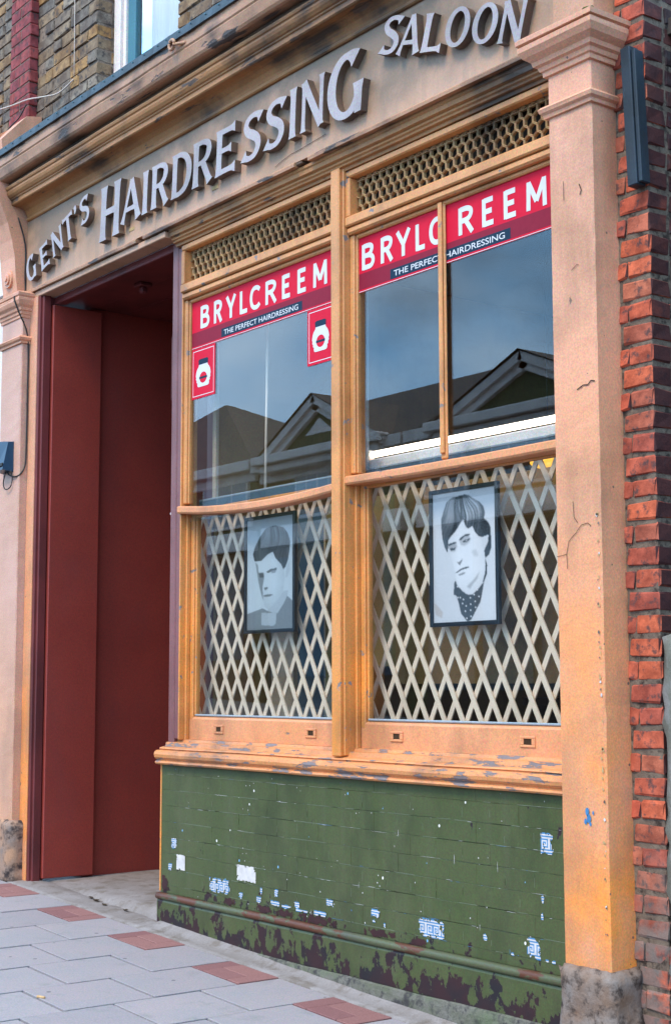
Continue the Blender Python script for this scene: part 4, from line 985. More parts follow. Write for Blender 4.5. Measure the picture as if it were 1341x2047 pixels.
# ================================================================== inside the shop
rm = thing('shop_interior', None, None, (-1, 2, 0), kind='structure')
box('back_wall', -2.62, 2.0, 3.2, 3.3, 0, 3.5, M['interior'], rm); box('far_side_wall', 1.9, 2.0, .3, 3.2, 0, 3.5, M['interior'], rm)
box('shop_ceiling', -2.62, 1.9, .13, 3.2, 3.44, 3.5, M['ceiling'], rm); box('shop_floor', -2.62, 1.9, .25, 3.2, .0, .08, M['counter'], rm)
box('partition_lining', -2.628, -2.60, .245, 3.2, .08, 3.43, M['interior'], rm)
box('top_light_block', -6.5, 3, .37, 6, 3.55, 3.75, M['dark'], rm); box('front_light_block', .21, 2.0, .30, .40, 0, 3.55, M['dark'], rm)  # unseen boxes added to block light above and beside the shop room
bb = thing('display_backboard', 'brown hardboard panels behind the lattice of the right window', 'board', (-.5, .45, 1.2))
for k in range(3):
    xa = -1.42+k*.555; box('panel', xa, xa+.552, .445+.004*(k % 2), .455, 1.60, 2.04, M['hardboard'], bb, .002); box('panel', xa, xa+.552, .447-.004*(k % 2), .457, 1.17, 1.597, M['hardboard'], bb, .002)
bb = thing('display_backboard', 'olive board panels behind the lattice of the left window', 'board', (-1.7, .48, 1.2))
for k in range(2):
    xa = -1.985+k*.28; box('panel', xa, xa+.278, .475, .485, 1.15+.1*k, 2.04, M['olive'], bb, .002)
pn = thing('interior_door', 'cream door and frame inside the shop behind the left lattice', 'door', (-2.3, .9, .08))
for (xa, xb) in ((-2.55, -2.36), (-2.10, -1.98)): box('post', xa, xb, .55, .62, .085, 2.03, M['cream_dk'], pn, .004)
box('panel', -2.36, -2.10, .58, .60, .085, 2.03, M['blue_int'], pn, .002); box('knob', -2.06, -2.02, .52, .55, 1.2, 1.24, M['shelf'], pn, .006)
ct = thing('shop_counter', 'dark counter and shelves inside behind the right lattice', 'counter', (-.5, 2.0, .08))
box('worktop', -1.9, 1.4, 1.7, 2.3, 1.06, 1.10, M['counter'], ct, .004); box('carcass', -1.85, 1.35, 1.75, 2.28, .085, 1.06, M['counter'], ct, .004); box('mirror_shelf', -1.6, 1.2, 3.05, 3.19, 1.30, 1.33, M['counter'], ct, .003)
for k, (x, h_) in enumerate(((-1.5, .16), (-1.32, .11), (-1.1, .2), (-.75, .14), (-.5, .1), (-.2, .18))):
    o = box('counter_bottle', x, x+.06, 1.9, 1.96, 1.101, 1.10+h_, M[('redcloth', 'blue_int', 'cream_dk')[k % 3]], None, .014)
    tag(o, ('dim red jar', 'dim blue bottle', 'dim cream pot')[k % 3]+(' on the dark counter, nearer the mullion', ' on the dark counter, toward the brick pier')[k//3], 'jar')
sf = thing('light_shelf', 'pale blue rail behind the meeting rails of both shop windows', 'rail', (-1.2, .2, 2.08))
b = MB(); b.box(-2.62, .10, .150, .178, 2.052, 2.092, .003); b.build('front_rail', M['blue_int'], sf)
b = MB(); b.box(-2.62, .10, .150, .30, 2.0925, 2.102, .002); b.build('shelf_top', M['shelf'], sf)
lt = thing('fluorescent_light', 'lit fluorescent tube on a white batten in the right window', 'strip light', (-.6, .22, 2.10))
b = MB(); b.box(-1.345, .16, .195, .255, 2.1025, 2.150, .006); b.build('batten_body', M['white'], lt)
tube('tube', [(-1.30, .222, 2.176), (.12, .222, 2.176)], .0145, M['tube'], lt, 14, False)
b = MB(); b.box(-1.325, -1.302, .205, .24, 2.150, 2.198, .003); b.box(.121, .145, .205, .24, 2.150, 2.198, .003); b.build('lampholder', M['white'], lt)
gw = thing('orange_lamp', 'glowing orange lampshade inside at the top of the right lattice', 'lamp', (-.95, 1.0, 2.1))
b = MB(); b.box(-1.075, -.90, .95, 1.05, 2.155, 2.235, .02); b.build('shade', M['lamp_glow'], gw); box('flex', -.99, -.985, .998, 1.002, 2.2355, 3.43, M['wire'], gw, .0005)
lc = thing('blind_pull', 'pale vertical cord behind the upper pane of the left window', 'cord', (-2.16, .25, 2.1025)); tube('cord', [(-2.172, .25, 2.1025), (-2.160, .25, 2.6), (-2.150, .25, 3.439)], .0065, M['cream'], lc, 8, False)
cp_ = thing('curtain_pole', 'pale upright blind rail just inside the left stile of the left window', 'rail', (-2.5, .2, 2.1)); box('upright', -2.575, -2.545, .20, .22, 2.1025, 3.40, M['cream_dk'], cp_, .002)
cp2 = thing('curtain_pole', 'pale upright blind rail just inside the left stile of the right window', 'rail', (-1.28, .2, 2.1)); box('upright', -1.31, -1.285, .18, .195, 2.1025, 3.40, M['shelf'], cp2, .002)

# folding lattice: two layers of riveted slats
def lattice(label, x0, x1, z0, z1, ph, seed):
    L = thing('lattice_gate', label, 'lattice screen', ((x0+x1)/2, .19, z0), 'lattice screens in the windows')
    dx, dz = .1085, .207; sl = dz/dx; ang = math.atan(sl); hw = .0116/math.sin(ang)
    for lay_, sgn in ((0, 1), (1, -1)):
        y = .186+lay_*.010
        span = (z1-z0)/sl
        k0 = int(math.floor((x0-span-.2)/dx)); k1 = int(math.ceil((x1+span+.2)/dx))
        for k in range(k0, k1+1):
            xb = k*dx+ph  # crossing at z0 level
            # falling slat (sgn=+1): x = xb + (z0 - z)/sl*sgn*-1 ...
            f = lambda z_: xb - sgn*(z_-z0)/sl
            za, zb = z0, z1
            xs = sorted((f(za), f(zb)))
            if xs[1] < x0 or xs[0] > x1: continue
            # clip to x-range
            def zat(x): return z0+(xb-x)*sl/sgn
            lims = sorted((zat(x0), zat(x1))); za = max(za, lims[0]); zb = min(zb, lims[1])
            if zb-za < .03: continue
            w_ = random.uniform(-.0012, .0012); xa_, xb_ = f(za)+w_, f(zb)+w_
            mb_ = MB(); V = [(xa_-hw, y, za), (xa_+hw, y, za), (xb_+hw, y, zb), (xb_-hw, y, zb)]; V += [(p[0], y+.006, p[2]) for p in V]
            mb_.add(V, [(0, 1, 2, 3), (4, 7, 6, 5), (0, 4, 5, 1), (1, 5, 6, 2), (2, 6, 7, 3), (3, 7, 4, 0)]); mb_.build('slat', M['cream'], L)
    box('bottom_bar', x0, x1, .183, .205, z0-.03, z0-.0005, M['cream'], L, .002)
    return L
lattice('cream lattice gate behind the lower pane of the left window', -2.70, -1.315, 1.010, 2.050, -.0430, 1)
lattice('cream lattice gate behind the lower pane of the right window', -1.313, .12, 1.010, 2.050, -.0295, 2)
box('gate_ledge', -2.595, .12, .13, .24, .90, .979, M['counter'], rm, .003)

# framed black and white portraits
PR=dict(
 hair=[(0.234,0.467),(0.191,0.422),(0.155,0.352),(0.139,0.271),(0.141,0.197),(0.189,0.126),(0.229,0.074),(0.321,0.044),(0.424,0.04),(0.515,0.034),(0.579,0.045),(0.654,0.075),(0.743,0.105),(0.805,0.145),(0.828,0.194),(0.813,0.235),(0.876,0.268),(0.906,0.305),(0.909,0.353),(0.92,0.4),(0.916,0.459),(0.882,0.511),(0.823,0.535),(0.807,0.477),(0.827,0.455),(0.868,0.415),(0.877,0.363),(0.78,0.375),(0.73,0.366),(0.668,0.327),(0.631,0.283),(0.567,0.3),(0.529,0.283),(0.493,0.226),(0.454,0.242),(0.374,0.304),(0.296,0.342),(0.244,0.375),(0.248,0.425)],
 face=[(0.25,0.388),(0.296,0.342),(0.374,0.304),(0.48,0.225),(0.528,0.295),(0.631,0.283),(0.667,0.333),(0.742,0.373),(0.778,0.417),(0.795,0.471),(0.823,0.538),(0.832,0.597),(0.802,0.685),(0.736,0.736),(0.632,0.793),(0.544,0.79),(0.457,0.751),(0.371,0.699),(0.355,0.625),(0.314,0.544),(0.272,0.475),(0.248,0.419)],
 part=[(0.424,0.04),(0.475,0.043),(0.481,0.219),(0.447,0.241),(0.445,0.144)],
 lite=[(0.488,0.056),(0.616,0.078),(0.742,0.129),(0.803,0.181),(0.763,0.22),(0.634,0.229),(0.531,0.247),(0.507,0.197)],
 ear=[(0.786,0.381),(0.87,0.362),(0.867,0.421),(0.827,0.461),(0.788,0.465)],
 eyeR=[(0.422,0.379),(0.449,0.36),(0.526,0.337),(0.603,0.338),(0.577,0.353),(0.608,0.378),(0.574,0.406),(0.51,0.426),(0.446,0.417)],
 eyeL=[(0.243,0.4),(0.371,0.389),(0.388,0.426),(0.355,0.461),(0.291,0.458),(0.254,0.431)],
 browR=[(0.422,0.379),(0.442,0.362),(0.52,0.34),(0.603,0.338),(0.583,0.351),(0.506,0.357),(0.454,0.38)],
 irisR=[(0.479,0.392),(0.512,0.38),(0.604,0.374),(0.575,0.389),(0.524,0.402),(0.485,0.401)],
 browL=[(0.243,0.4),(0.371,0.387),(0.381,0.398),(0.313,0.407),(0.255,0.416)],
 irisL=[(0.267,0.438),(0.312,0.429),(0.369,0.432),(0.349,0.447),(0.298,0.453)],
 nose=[(0.377,0.541),(0.415,0.546),(0.474,0.521),(0.466,0.539),(0.427,0.574),(0.402,0.555)],
 mouth=[(0.361,0.623),(0.439,0.596),(0.515,0.587),(0.573,0.583),(0.566,0.595),(0.464,0.606),(0.374,0.629)],
 lip=[(0.399,0.639),(0.463,0.627),(0.526,0.623),(0.5,0.64),(0.424,0.65)],
 jaw=[(0.534,0.735),(0.663,0.677),(0.736,0.629),(0.701,0.681),(0.623,0.726),(0.584,0.755)],
 cheek=[(0.61,0.468),(0.687,0.46),(0.722,0.509),(0.658,0.518)],
 neck=[(0.823,0.535),(0.852,0.586),(0.842,0.657),(0.801,0.709),(0.776,0.714),(0.817,0.644),(0.827,0.585)],
 cravat=[(0.359,0.681),(0.383,0.718),(0.457,0.763),(0.531,0.793),(0.62,0.798),(0.697,0.765),(0.788,0.714),(0.801,0.709),(0.764,0.808),(0.743,0.855),(0.664,0.925),(0.598,0.984),(0.547,1.001),(0.498,0.976),(0.437,0.932),(0.402,0.852),(0.367,0.797),(0.323,0.789),(0.339,0.698)],
 dots=[(0.388,0.73),(0.429,0.814),(0.479,0.83),(0.587,0.821),(0.645,0.799),(0.72,0.816),(0.661,0.85),(0.591,0.869),(0.521,0.88),(0.465,0.86),(0.665,0.895),(0.589,0.914),(0.507,0.919),(0.529,0.973),(0.697,0.765),(0.593,0.96),(0.391,0.813)],
 stain=[(0.011,0.841),(0.074,0.868),(0.154,0.92),(0.133,0.962),(0.034,0.935)],
)
PL=dict(
 shoulder=[(-0.0,0.85),(0.337,0.806),(0.455,0.833),(0.573,0.853),(0.661,0.855),(0.783,0.778),(0.86,0.712),(1.003,0.773),(1.0,1.0),(0.003,0.998)],
 neck=[(0.455,0.821),(0.665,0.735),(0.788,0.664),(0.878,0.667),(0.86,0.723),(0.782,0.79),(0.691,0.856),(0.455,0.85)],
 hair=[(0.17,0.381),(0.126,0.314),(0.184,0.235),(0.278,0.164),(0.341,0.126),(0.419,0.09),(0.593,0.076),(0.781,0.103),(0.872,0.164),(0.923,0.235),(0.903,0.325),(0.876,0.398),(0.827,0.454),(0.78,0.48),(0.736,0.433),(0.616,0.37),(0.556,0.31),(0.447,0.329),(0.308,0.381)],
 face=[(0.201,0.411),(0.308,0.381),(0.447,0.329),(0.556,0.31),(0.647,0.372),(0.752,0.433),(0.795,0.492),(0.807,0.561),(0.773,0.663),(0.665,0.735),(0.515,0.805),(0.455,0.821),(0.381,0.784),(0.352,0.737),(0.307,0.672),(0.262,0.577),(0.232,0.494)],
 side=[(0.185,0.387),(0.239,0.413),(0.255,0.483),(0.369,0.488),(0.376,0.535),(0.338,0.62),(0.352,0.691),(0.367,0.743),(0.307,0.672),(0.255,0.577),(0.224,0.494)],
 ear=[(0.842,0.454),(0.906,0.4),(0.914,0.485),(0.868,0.546),(0.823,0.551)],
 eyeR=[(0.415,0.484),(0.506,0.461),(0.644,0.455),(0.636,0.478),(0.537,0.483),(0.46,0.497)],
 eyeR2=[(0.521,0.482),(0.628,0.48),(0.612,0.5),(0.536,0.5)],
 eyeL=[(0.255,0.489),(0.354,0.493),(0.366,0.528),(0.285,0.531)],
 nose=[(0.368,0.621),(0.443,0.618),(0.458,0.63),(0.398,0.651)],
 mouth=[(0.352,0.692),(0.457,0.683),(0.577,0.691),(0.487,0.707),(0.382,0.706)],
 collar=[(0.322,0.847),(0.632,0.854),(0.629,0.946),(0.57,0.968),(0.321,0.957)],
)

def inside(px, py, poly):
    x, y = px, py; r_ = np.zeros(x.shape, bool); n = len(poly)
    for i in range(n):
        x1_, y1_ = poly[i]; x2_, y2_ = poly[(i+1) % n]
        c_ = ((y1_ > y) != (y2_ > y)) & (x < (x2_-x1_)*(y-y1_)/(y2_-y1_+1e-12)+x1_); r_ ^= c_
    return r_.astype(float)
def blur(a, n):
    for _ in range(n):
        p = np.pad(a, 1, mode='edge'); a = (p[:-2, 1:-1]+p[2:, 1:-1]+p[1:-1, :-2]+p[1:-1, 2:]+2*p[1:-1, 1:-1])/6
    return a
def portrait(label, D, x0, x1, z0, z1, kind):
    T = thing('framed_portrait', label, 'picture', ((x0+x1)/2, .15, z0), 'barber portraits in the windows')
    f = .017; b = MB()
    b.box(x0, x0+f, .128, .148, z0, z1, .003); b.box(x1-f, x1, .128, .148, z0, z1, .003); b.box(x0+f+.0002, x1-f-.0002, .1285, .148, z0, z0+f, .003); b.box(x0+f+.0002, x1-f-.0002, .1285, .148, z1-f, z1, .003)
    b.build('frame', M['black_frame'], T)
    nu, nv = 128, 200; uu, vv = np.meshgrid(np.linspace(0, 1, nu), np.linspace(0, 1, nv))
    rng = np.random.default_rng(3)
    streak = blur(rng.random((nv, nu)), 1)
    big = blur(rng.random((nv, nu)), 14); big = (big-big.min())/(np.ptp(big)+1e-9)
    pu, pv = (.46, -.02) if kind == 'R' else (.62, -.05)
    dx_, dy_ = uu-pu, (vv-pv)*1.35; rad = np.hypot(dx_, dy_); ang_ = np.arctan2(dx_, dy_)+.9*rad*np.sign(dx_)+.10*np.sin(14*rad)
    l1 = rng.random(70); l2 = rng.random(170); tt = (ang_+3.2)/6.4
    st_ = .6*np.interp(tt, np.linspace(0, 1, 70), l1)+.4*np.interp(tt, np.linspace(0, 1, 170), l2)
    sheen = np.exp(-((rad-.26)/.13)**2)
    wav = np.clip((st_-.22)*1.7*(.25+.95*sheen)+.25*(streak-.5), 0, 1)
    P_ = {k: inside(uu, vv, v) for k, v in D.items() if k != 'dots'}
    def put(img, key, val, soft, op=1.0):
        m_ = np.clip(blur(P_[key], soft)*op, 0, 1); return img*(1-m_)+val*m_
    if kind == 'R':
        img = np.full((nv, nu), .70)-.10*vv*(1-uu)+.03*(streak-.5)
        img = put(img, 'face', .80-.30*np.clip((.42-uu)*2.2, 0, 1)-.18*np.clip((uu-.66)*3, 0, 1)-.16*np.clip((vv-.62)*4, 0, 1), 2); img = put(img, 'jaw', .38, 3, .8); img = put(img, 'cheek', .5, 5, .6); img = put(img, 'ear', .68, 1)
        img = put(img, 'hair', .02+.30*wav, 1); img = put(img, 'lite', .05+.62*wav, 6, .8); img = put(img, 'part', .02, 1, .9)
        img = put(img, 'neck', .03, 1); img = put(img, 'eyeR', .25, 4, .55); img = put(img, 'eyeL', .2, 4, .6); img = put(img, 'browR', .05, 1); img = put(img, 'browL', .05, 1); img = put(img, 'irisR', .05, 1); img = put(img, 'irisL', .05, 1)
        img = put(img, 'nose', .16, 1, .9); img = put(img, 'mouth', .09, 1); img = put(img, 'lip', .26, 1, .9)
        img = put(img, 'cravat', .05+.06*streak, 1)
        for (du, dv) in D['dots']:
            m_ = np.exp(-(((uu-du)/.011)**2+((vv-dv)/.0065)**2)**2); img = img*(1-m_)+.72*m_
        for (eu, ev) in ((.535, .388), (.33, .43)):
            m_ = np.exp(-(((uu-eu)/.016)**2+((vv-ev)/.006)**2)); img = img*(1-m_)+.45*m_
        # brow lines and hair line under the fringe
        rgb = np.stack([img*1.04, img*.95, img*.95], -1)
        sm = blur(P_['stain'], 2)*(.35+.65*(wav > .55)); rgb = rgb*(1-sm[..., None])+np.array([.33, .17, .07])*sm[..., None]
        tone = np.clip((.25-img)/.25, 0, 1)[..., None]; rgb = rgb*(1-tone)+rgb*np.array([.72, 1.0, 1.22])*tone
    else:
        img = np.full((nv, nu), .58)
        img = put(img, 'neck', .46, 1); img = put(img, 'shoulder', .20+.04*streak, 1)
        img = put(img, 'face', .62-.2*np.clip((uu-.6)*3, 0, 1)-.2*np.clip((vv-.6)*3, 0, 1), 2); img = put(img, 'side', .20, 2, .9); img = put(img, 'ear', .48, 1)
        img = put(img, 'hair', .05+.16*wav, 1); img = put(img, 'eyeR', .14, 1); img = put(img, 'eyeR2', .22, 1, .8); img = put(img, 'eyeL', .09, 1)
        img = put(img, 'nose', .18, 1); img = put(img, 'mouth', .18, 1); img = put(img, 'collar', .50, 1, .8)
        rgb = np.stack([img*.86, img*.90, img*.94], -1)
    rgb = np.clip(rgb*(1+.10*(blur(rng.random((nv, nu)), 1)-.5)[..., None]), 0, 1)
    xa, xb, zt, zb = x0+f-.002, x1-f+.002, z1-f+.002, z0+f-.002
    V = [(xa+(xb-xa)*u, .1385, zt+(zb-zt)*v) for v in np.linspace(0, 1, nv) for u in np.linspace(0, 1, nu)]
    F = [(j*nu+i, (j+1)*nu+i, (j+1)*nu+i+1, j*nu+i+1) for j in range(nv-1) for i in range(nu-1)]
    b = MB(); b.add(V, F); o = b.build('photograph', M['print'], T)
    at = o.data.color_attributes.new('ink', 'FLOAT_COLOR', 'POINT')
    at.data.foreach_set('color', np.concatenate([rgb.reshape(-1, 3), np.ones((nu*nv, 1))], 1).astype(np.float32).ravel())
    box('back_board', x0+.002, x1-.002, .142, .1475, z0+.002, z1-.002, M['dark'], T, .0005)
    return T
portrait('framed portrait of a man in a dotted cravat hanging in the right window', PR, -.815, -.408, 1.398, 1.955, 'R')
portrait('framed portrait of a man in a plain dark top hanging in the left window', PL, -2.176, -1.758, 1.410, 1.968, 'L')

# window stickers, stuck to the inside of the upper panes
def text_mesh(body, x, z, h, w, y, mat, parent, offset=0., name='lettering'):
    cu_ = bpy.data.curves.new('txt', 'FONT'); cu_.body = body; cu_.size = 1; cu_.offset = offset; cu_.extrude = 0; cu_.resolution_u = 4
    ob = bpy.data.objects.new('txt', cu_); COL.objects.link(ob); dg = bpy.context.evaluated_depsgraph_get(); dg.update()
    me = bpy.data.meshes.new_from_object(ob.evaluated_get(dg)); bpy.data.objects.remove(ob)
    n = len(me.vertices); co = np.empty(n*3); me.vertices.foreach_get('co', co); co = co.reshape(-1, 3); lo = co.min(0); hi = co.max(0)
    X = x+(co[:, 0]-lo[0])/(hi[0]-lo[0])*w; Z = z+(co[:, 1]-lo[1])/(hi[1]-lo[1])*h
    b = MB(); b.add([(a_, y, c_) for a_, c_ in zip(X, Z)], [tuple(p.vertices) for p in me.polygons]); bpy.data.meshes.remove(me)
    return b.build(name, mat, parent)
SANS = {'B': [([(.12, 0), (.12, 1)], 0), ([(.12, .92), (.40, .92), (.56, .86), (.58, .74), (.50, .60), (.36, .54), (.12, .54)], 1), ([(.30, .54), (.52, .50), (.64, .38), (.64, .22), (.54, .10), (.38, .08), (.12, .08)], 1)],
 'R': [([(.12, 0), (.12, 1)], 0), ([(.12, .92), (.40, .92), (.58, .84), (.61, .71), (.52, .56), (.36, .50), (.12, .50)], 1), ([(.36, .50), (.66, 0)], 0)],
 'Y': [([(.05, 1), (.37, .45)], 0), ([(.69, 1), (.37, .45)], 0), ([(.37, .50), (.37, 0)], 0)], 'L': [([(.12, 0), (.12, 1)], 0), ([(.12, .08), (.58, .08)], 0)],
 'C': [([(.72, .80), (.60, .90), (.46, .93), (.30, .90), (.17, .76), (.12, .5), (.17, .24), (.30, .10), (.46, .07), (.60, .10), (.72, .20)], 1)],
 'E': [([(.12, 0), (.12, 1)], 0), ([(.12, .92), (.60, .92)], 0), ([(.12, .52), (.54, .52)], 0), ([(.12, .08), (.62, .08)], 0)],
 'M': [([(.12, 0), (.14, 1)], 0), ([(.14, .97), (.48, .25)], 0), ([(.82, .97), (.48, .25)], 0), ([(.84, 0), (.82, 1)], 0)]}
SW = {'B': .72, 'R': .74, 'Y': .74, 'L': .62, 'C': .80, 'E': .68, 'M': .96}
def spaced(word, xs, z0, h, y, mat, parent):
    for k, c_ in enumerate(word):
        xa, xb = xs[2*k], xs[2*k+1]; sc = (xb-xa)/(SW[c_]-.02); b = MB()
        for si, (pts, sm) in enumerate(SANS[c_]):
            L, R_, cl_ = ribbon(None, [(p[0]*sc, p[1]*h) for p in pts], [.0215]*len(pts), 0, 0, bool(sm)); n = len(L); yy = y-.00012*si
            b.add([(xa-.01*sc+p.x, yy, z0+p.y) for p in L]+[(xa-.01*sc+p.x, yy, z0+p.y) for p in R_], [(i, i+1, n+i+1, n+i) for i in range(n-1)])
        b.build('letter', mat, parent)
def banner(label, x0, x1, xs, nx0, nx1, z0=2.856, z1=3.108):
    T = thing('advert_banner', label, 'sticker', ((x0+x1)/2, .068, z0), 'red advertising banners in the windows')
    box('sheet', x0, x1, .0612, .0626, z0, z1, M['st_red'], T, .0002)
    # borders and bands printed on the street side of the sheet, each a hair in front
    b = MB(); b.add([(x0, .0610, z0+.012), (x1, .0610, z0+.012), (x1, .0610, z0+.083), (x0, .0610, z0+.083)], [(0, 1, 2, 3)]); b.build('dark_band', M['st_band'], T)
    b = MB()
    for (a_, c_) in ((z0+.002, z0+.0045), (z1-.006, z1-.003)): b.add([(x0, .06085, a_), (x1, .06085, a_), (x1, .06085, c_), (x0, .06085, c_)], [(0, 1, 2, 3)])
    b.build('white_line', M['st_white'], T)
    b = MB(); b.add([(nx0, .0607, z0+.013), (nx1, .0607, z0+.013), (nx1, .0607, z0+.057), (nx0, .0607, z0+.057)], [(0, 1, 2, 3)]); b.build('navy_panel', M['st_navy'], T)
    spaced('BRYLCREEM', xs, z0+.096, .112, .0605, M['st_white'], T)
    text_mesh('THE PERFECT HAIRDRESSING', nx0+.024, z0+.0225, .025, (nx1-nx0)-.055, .0602, M['st_white'], T, .006)
    return T
banner('red BRYLCREEM banner stuck across the top of the left window', -2.555, -1.362, [-2.477, -2.395, -2.351, -2.276, -2.238, -2.156, -2.12, -2.051, -2.034, -1.94, -1.903, -1.806, -1.764, -1.694, -1.641, -1.569, -1.52, -1.41], -2.281, -1.603)
banner('red BRYLCREEM banner behind the glazing bar at the top of the right window', -1.189, .05, [-1.164, -1.076, -1.033, -.949, -.925, -.837, -.802, -.74, -.719, -.617, -.539, -.445, -.398, -.327, -.276, -.202, -.153, -.039], -.968, -.239)
def jar(label, x0, x1, z0, z1):
    T = thing('jar_sticker', label, 'sticker', ((x0+x1)/2, .068, z0), 'red jar stickers in the left window')
    box('sheet', x0, x1, .0612, .0626, z0, z1, M['st_red'], T, .0002)
    b = MB(); e = .012; t_ = .0035; q = lambda xa, xb, za, zb: b.add([(xa, .0609, za), (xb, .0609, za), (xb, .0609, zb), (xa, .0609, zb)], [(0, 1, 2, 3)])
    q(x0+e, x1-e, z0+e, z0+e+t_); q(x0+e, x1-e, z1-e-t_, z1-e); q(x0+e, x0+e+t_, z0+e+t_, z1-e-t_); q(x1-e-t_, x1-e, z0+e+t_, z1-e-t_)
    b.build('white_border', M['st_white'], T)
    cx, w_ = (x0+x1)/2, (x1-x0)*.30; zb = z0+(z1-z0)*.22; h_ = (z1-z0)*.44
    pr_ = [(.62, 0), (.78, .03), (.84, .12), (.80, .17), (.96, .24), (.92, .30), (1.04, .37), (1.0, .44), (1.06, .52), (1.02, .62), (.98, .70), (.86, .82), (.66, .92), (.6, 1.0)]
    pts = [(cx+w_*a_, .0605, zb+h_*c_) for a_, c_ in pr_]+[(cx-w_*a_, .0605, zb+h_*c_) for a_, c_ in reversed(pr_)]
    b = MB(); b.add(pts, [tuple(range(len(pts)))]); b.build('jar', M['st_white'], T)
    b = MB(); b.add([(cx-w_*.66, .0604, zb+h_), (cx+w_*.66, .0604, zb+h_), (cx+w_*.70, .0604, zb+h_*1.20), (cx+w_*.5, .0604, zb+h_*1.25), (cx-w_*.5, .0604, zb+h_*1.25), (cx-w_*.70, .0604, zb+h_*1.20)], [tuple(range(6))]); b.build('lid', M['st_navy'], T)
    b = MB(); b.add([(cx+w_*.52*math.cos(t), .0603, zb+h_*.40+h_*.25*math.sin(t)) for t in [k*math.pi/10 for k in range(20)]], [tuple(range(20))]); b.build('oval_label', M['st_red'], T)
    b = MB(); b.add([(cx-w_*.56, .0602, zb+h_*.35), (cx+w_*.56, .0602, zb+h_*.35), (cx+w_*.56, .0602, zb+h_*.45), (cx-w_*.56, .0602, zb+h_*.45)], [(0, 1, 2, 3)]); b.build('navy_stripe', M['st_navy'], T)
jar('red sticker of a white jar at the lower left end of the left banner', -2.555, -2.337, 2.597, 2.854)
jar('red sticker of a white jar at the right end of the left banner', -1.563, -1.362, 2.597, 2.854)

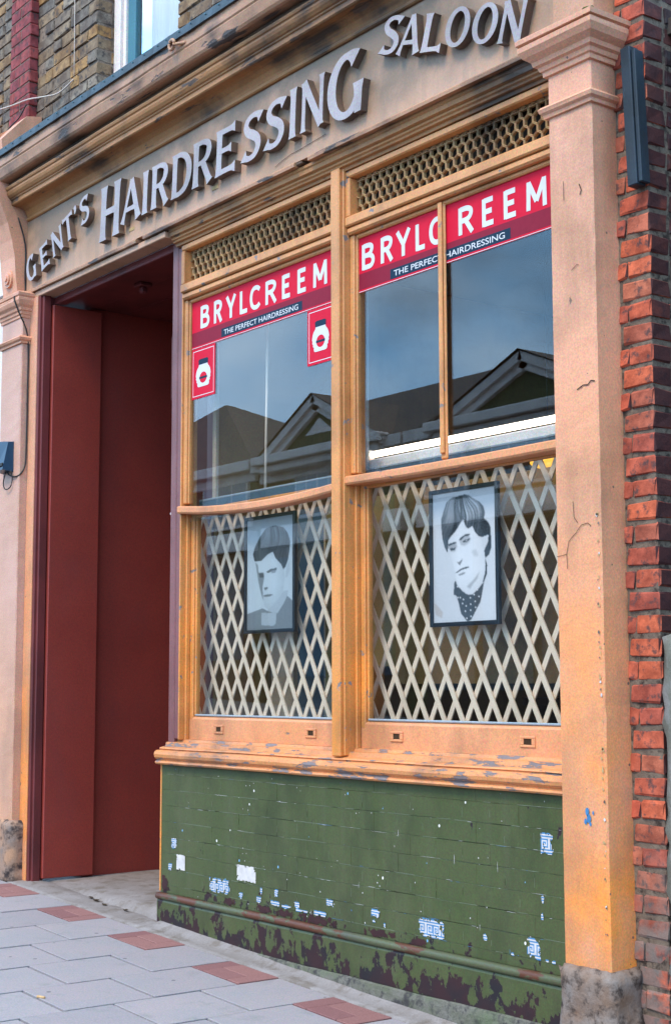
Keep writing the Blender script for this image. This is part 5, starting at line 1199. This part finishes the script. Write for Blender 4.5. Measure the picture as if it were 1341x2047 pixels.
# ================================================================== houses over the road (seen mirrored in the glass)
M['h_wall'] = paint('house wall green brown', (.10, .115, .05), (.085, .095, .045), rough=.8)
M['h_brick'] = brick_mat('far brick', [(0, (.12, .07, .05)), (1, (.16, .10, .07))])
M['h_roof'] = paint('slate roof', (.095, .066, .046), (.11, .074, .05), rough=.7, dirt=(.02, .02, .02))
YF = -15.77
def hbox(name, x0, x1, d0, d1, z0, z1, mat, par): return box(name, x0, x1, YF-d1, YF-d0, z0, z1, mat, par, .01)   # d measured back from the street face (negative = towards the street)
def house(label, x0, x1, eave, peak_x, peak_z, wall, hip=False, gable=None, wins=()):
    g0 = GZ((x0+x1)/2, YF)-1.3
    Hh = thing('terraced_house', label, 'house', ((x0+x1)/2, YF-3, g0), 'houses across the road')
    hbox('wall', x0, x1, 0, 7, g0, eave, wall, Hh)
    b = MB(); e = .25
    if hip:
        b.add([(x0-e, YF+.3, eave), (x1+e, YF+.3, eave), (x1+e, YF-7, eave), (x0-e, YF-7, eave), (peak_x, YF-3.4, peak_z), (peak_x+.01, YF-3.6, peak_z)], [(0, 1, 4), (1, 2, 5, 4), (2, 3, 5), (3, 0, 4, 5), (0, 3, 2, 1)])
    else:
        b.add([(x0-e, YF+.3, eave), (x1+e, YF+.3, eave), (x1+e, YF-7, eave), (x0-e, YF-7, eave), (x0-e, YF-3.2, peak_z), (x1+e, YF-3.2, peak_z)], [(0, 1, 5, 4), (2, 3, 4, 5), (0, 4, 3), (1, 2, 5), (0, 3, 2, 1)])
    rf = b.build('roof', M['h_roof'], Hh)
    hbox('eaves_cornice', x0-.1, x1+.1, -.35, -.002, eave-.18, eave+.06, M['white'], Hh); hbox('frieze', x0-.05, x1+.05, -.12, -.003, eave-.42, eave-.185, M['white'], Hh)
    if gable:
        gx0, gx1, gz, px, pz, yy = gable
        b = MB(); yf = YF+.25
        b.add([(gx0, yf, gz), (gx1, yf, gz), (px, yf, pz), (gx0, yf-3.2, gz), (gx1, yf-3.2, gz), (px, yf-3.2, pz)], [(0, 1, 2), (3, 5, 4), (0, 3, 4, 1)]); b.build('gable_wall', wall, Hh)
        b = MB()
        for (ax, az) in ((gx0-.35, gz-.12), (gx1+.35, gz-.12)):
            d = Vector((px-ax, 0, pz+.12-az)); L_ = d.length; d.normalize(); nn = Vector((d.z, 0, -d.x)); nn = nn if nn.z < 0 else -nn
            A, B_ = Vector((ax, 0, az)), Vector((px, 0, pz+.12))
            for (w0, w1_, ya) in ((0, .17, .45), (.17, .32, .36)):
                q = [A+nn*w0, B_+nn*w0, B_+nn*w1_, A+nn*w1_]
                V = [(p.x, YF+ya, p.z) for p in q]+[(p.x, YF+.252, p.z) for p in q]; b.add(V, [(0, 1, 2, 3), (4, 7, 6, 5), (0, 4, 5, 1), (1, 5, 6, 2), (2, 6, 7, 3), (3, 7, 4, 0)])
        b.build('barge_board', M['white'], Hh)
        b = MB(); b.add([(gx0-.35, YF+.5, gz-.1), (px, YF+.5, pz+.16), (gx1+.35, YF+.5, gz-.1), (gx0-.35, YF-3, gz-.1), (px, YF-3, pz+.16), (gx1+.35, YF-3, gz-.1)], [(0, 1, 4, 3), (1, 2, 5, 4)]); b.build('gable_roof', M['h_roof'], rf) if False else b.build('gable_roof', M['h_roof'], Hh)
        if yy:
            b = MB(); hw_ = .52; zb = gz+.30; b.add([(px-hw_, YF+.262, zb), (px+hw_, YF+.262, zb), (px, YF+.262, zb+.36)]+[(px-hw_, YF+.251, zb), (px+hw_, YF+.251, zb), (px, YF+.251, zb+.36)], [(0, 1, 2), (0, 3, 4, 1), (1, 4, 5, 2), (2, 5, 3, 0)]); b.build('gable_panel', M['white'], Hh)
        b = MB(); b.box(gx0-.3, gx1+.3, YF+.252, YF+.60, gz-.22, gz-.02, .02); b.box(gx0-.15, gx1+.15, YF+.1, YF+.45, gz-.40, gz-.225, .02); b.build('gable_cornice', M['white'], Hh)
    for (wx, wz, ww, wh) in wins:
        f = hbox('window', wx-ww/2, wx+ww/2, -.10, -.004, wz, wz+wh, M['white'], Hh)
        n_ = 3
        for k in range(n_):
            xa = wx-ww/2+.06+(ww-.06)*k/n_; xb = xa+(ww-.06)/n_-.06
            for (za, zb_) in ((wz+.07, wz+wh*.48), (wz+wh*.52, wz+wh-.07)):
                o = box('pane', xa, xb, YF+.101, YF+.106, za, zb_, M['shelf'] if wz > 4.4 else M['blue_int'], f, .002)
    hbox('shop_fascia', x0+.1, x1-.1, -.28, -.005, 4.36, 4.82, M['white'], Hh)
    hbox('shop_front', x0+.2, x1-.2, -.10, -.006, g0+.6, 4.355, M['h_brick'], Hh)
    for k in range(4):
        xa = x0+.3+(x1-x0-.6)*k/4; hbox('shop_pane', xa, xa+(x1-x0-.6)/4-.25, -.14, -.101, g0+1.9, 4.1, M['blue_int'], Hh)
    return Hh
house('dark hip roofed house mirrored at the left of the left window', -36.5, -25.3, 6.42, -32.0, 9.25, M['h_wall'], True, None, ((-30.4, 4.95, 1.6, 1.15), (-26.6, 4.95, 2.0, 1.15)))
house('green gabled house with white barge boards mirrored in the left window', -25.0, -19.7, 6.30, -23, 8.30, M['h_wall'], False, (-24.45, -20.35, 6.45, -22.5, 7.48, True), ((-23.0, 4.95, 1.3, 1.1), (-21.3, 4.95, 1.3, 1.1)))
house('dark gabled house mirrored in the right window', -19.4, -12.4, 6.30, -17, 8.20, M['h_wall'], False, (-18.3, -13.6, 6.40, -15.95, 7.28, False), ((-18.6, 4.95, 1.3, 1.1), (-16.4, 4.95, 1.5, 1.1), (-14.2, 4.95, 1.5, 1.1)))
house('plain brick house mirrored near the mullion foot', -12.1, -5.5, 6.1, -10, 7.6, M['h_brick'], False, None, ((-10.6, 4.8, 1.4, 1.1), (-7.6, 4.8, 1.4, 1.1)))
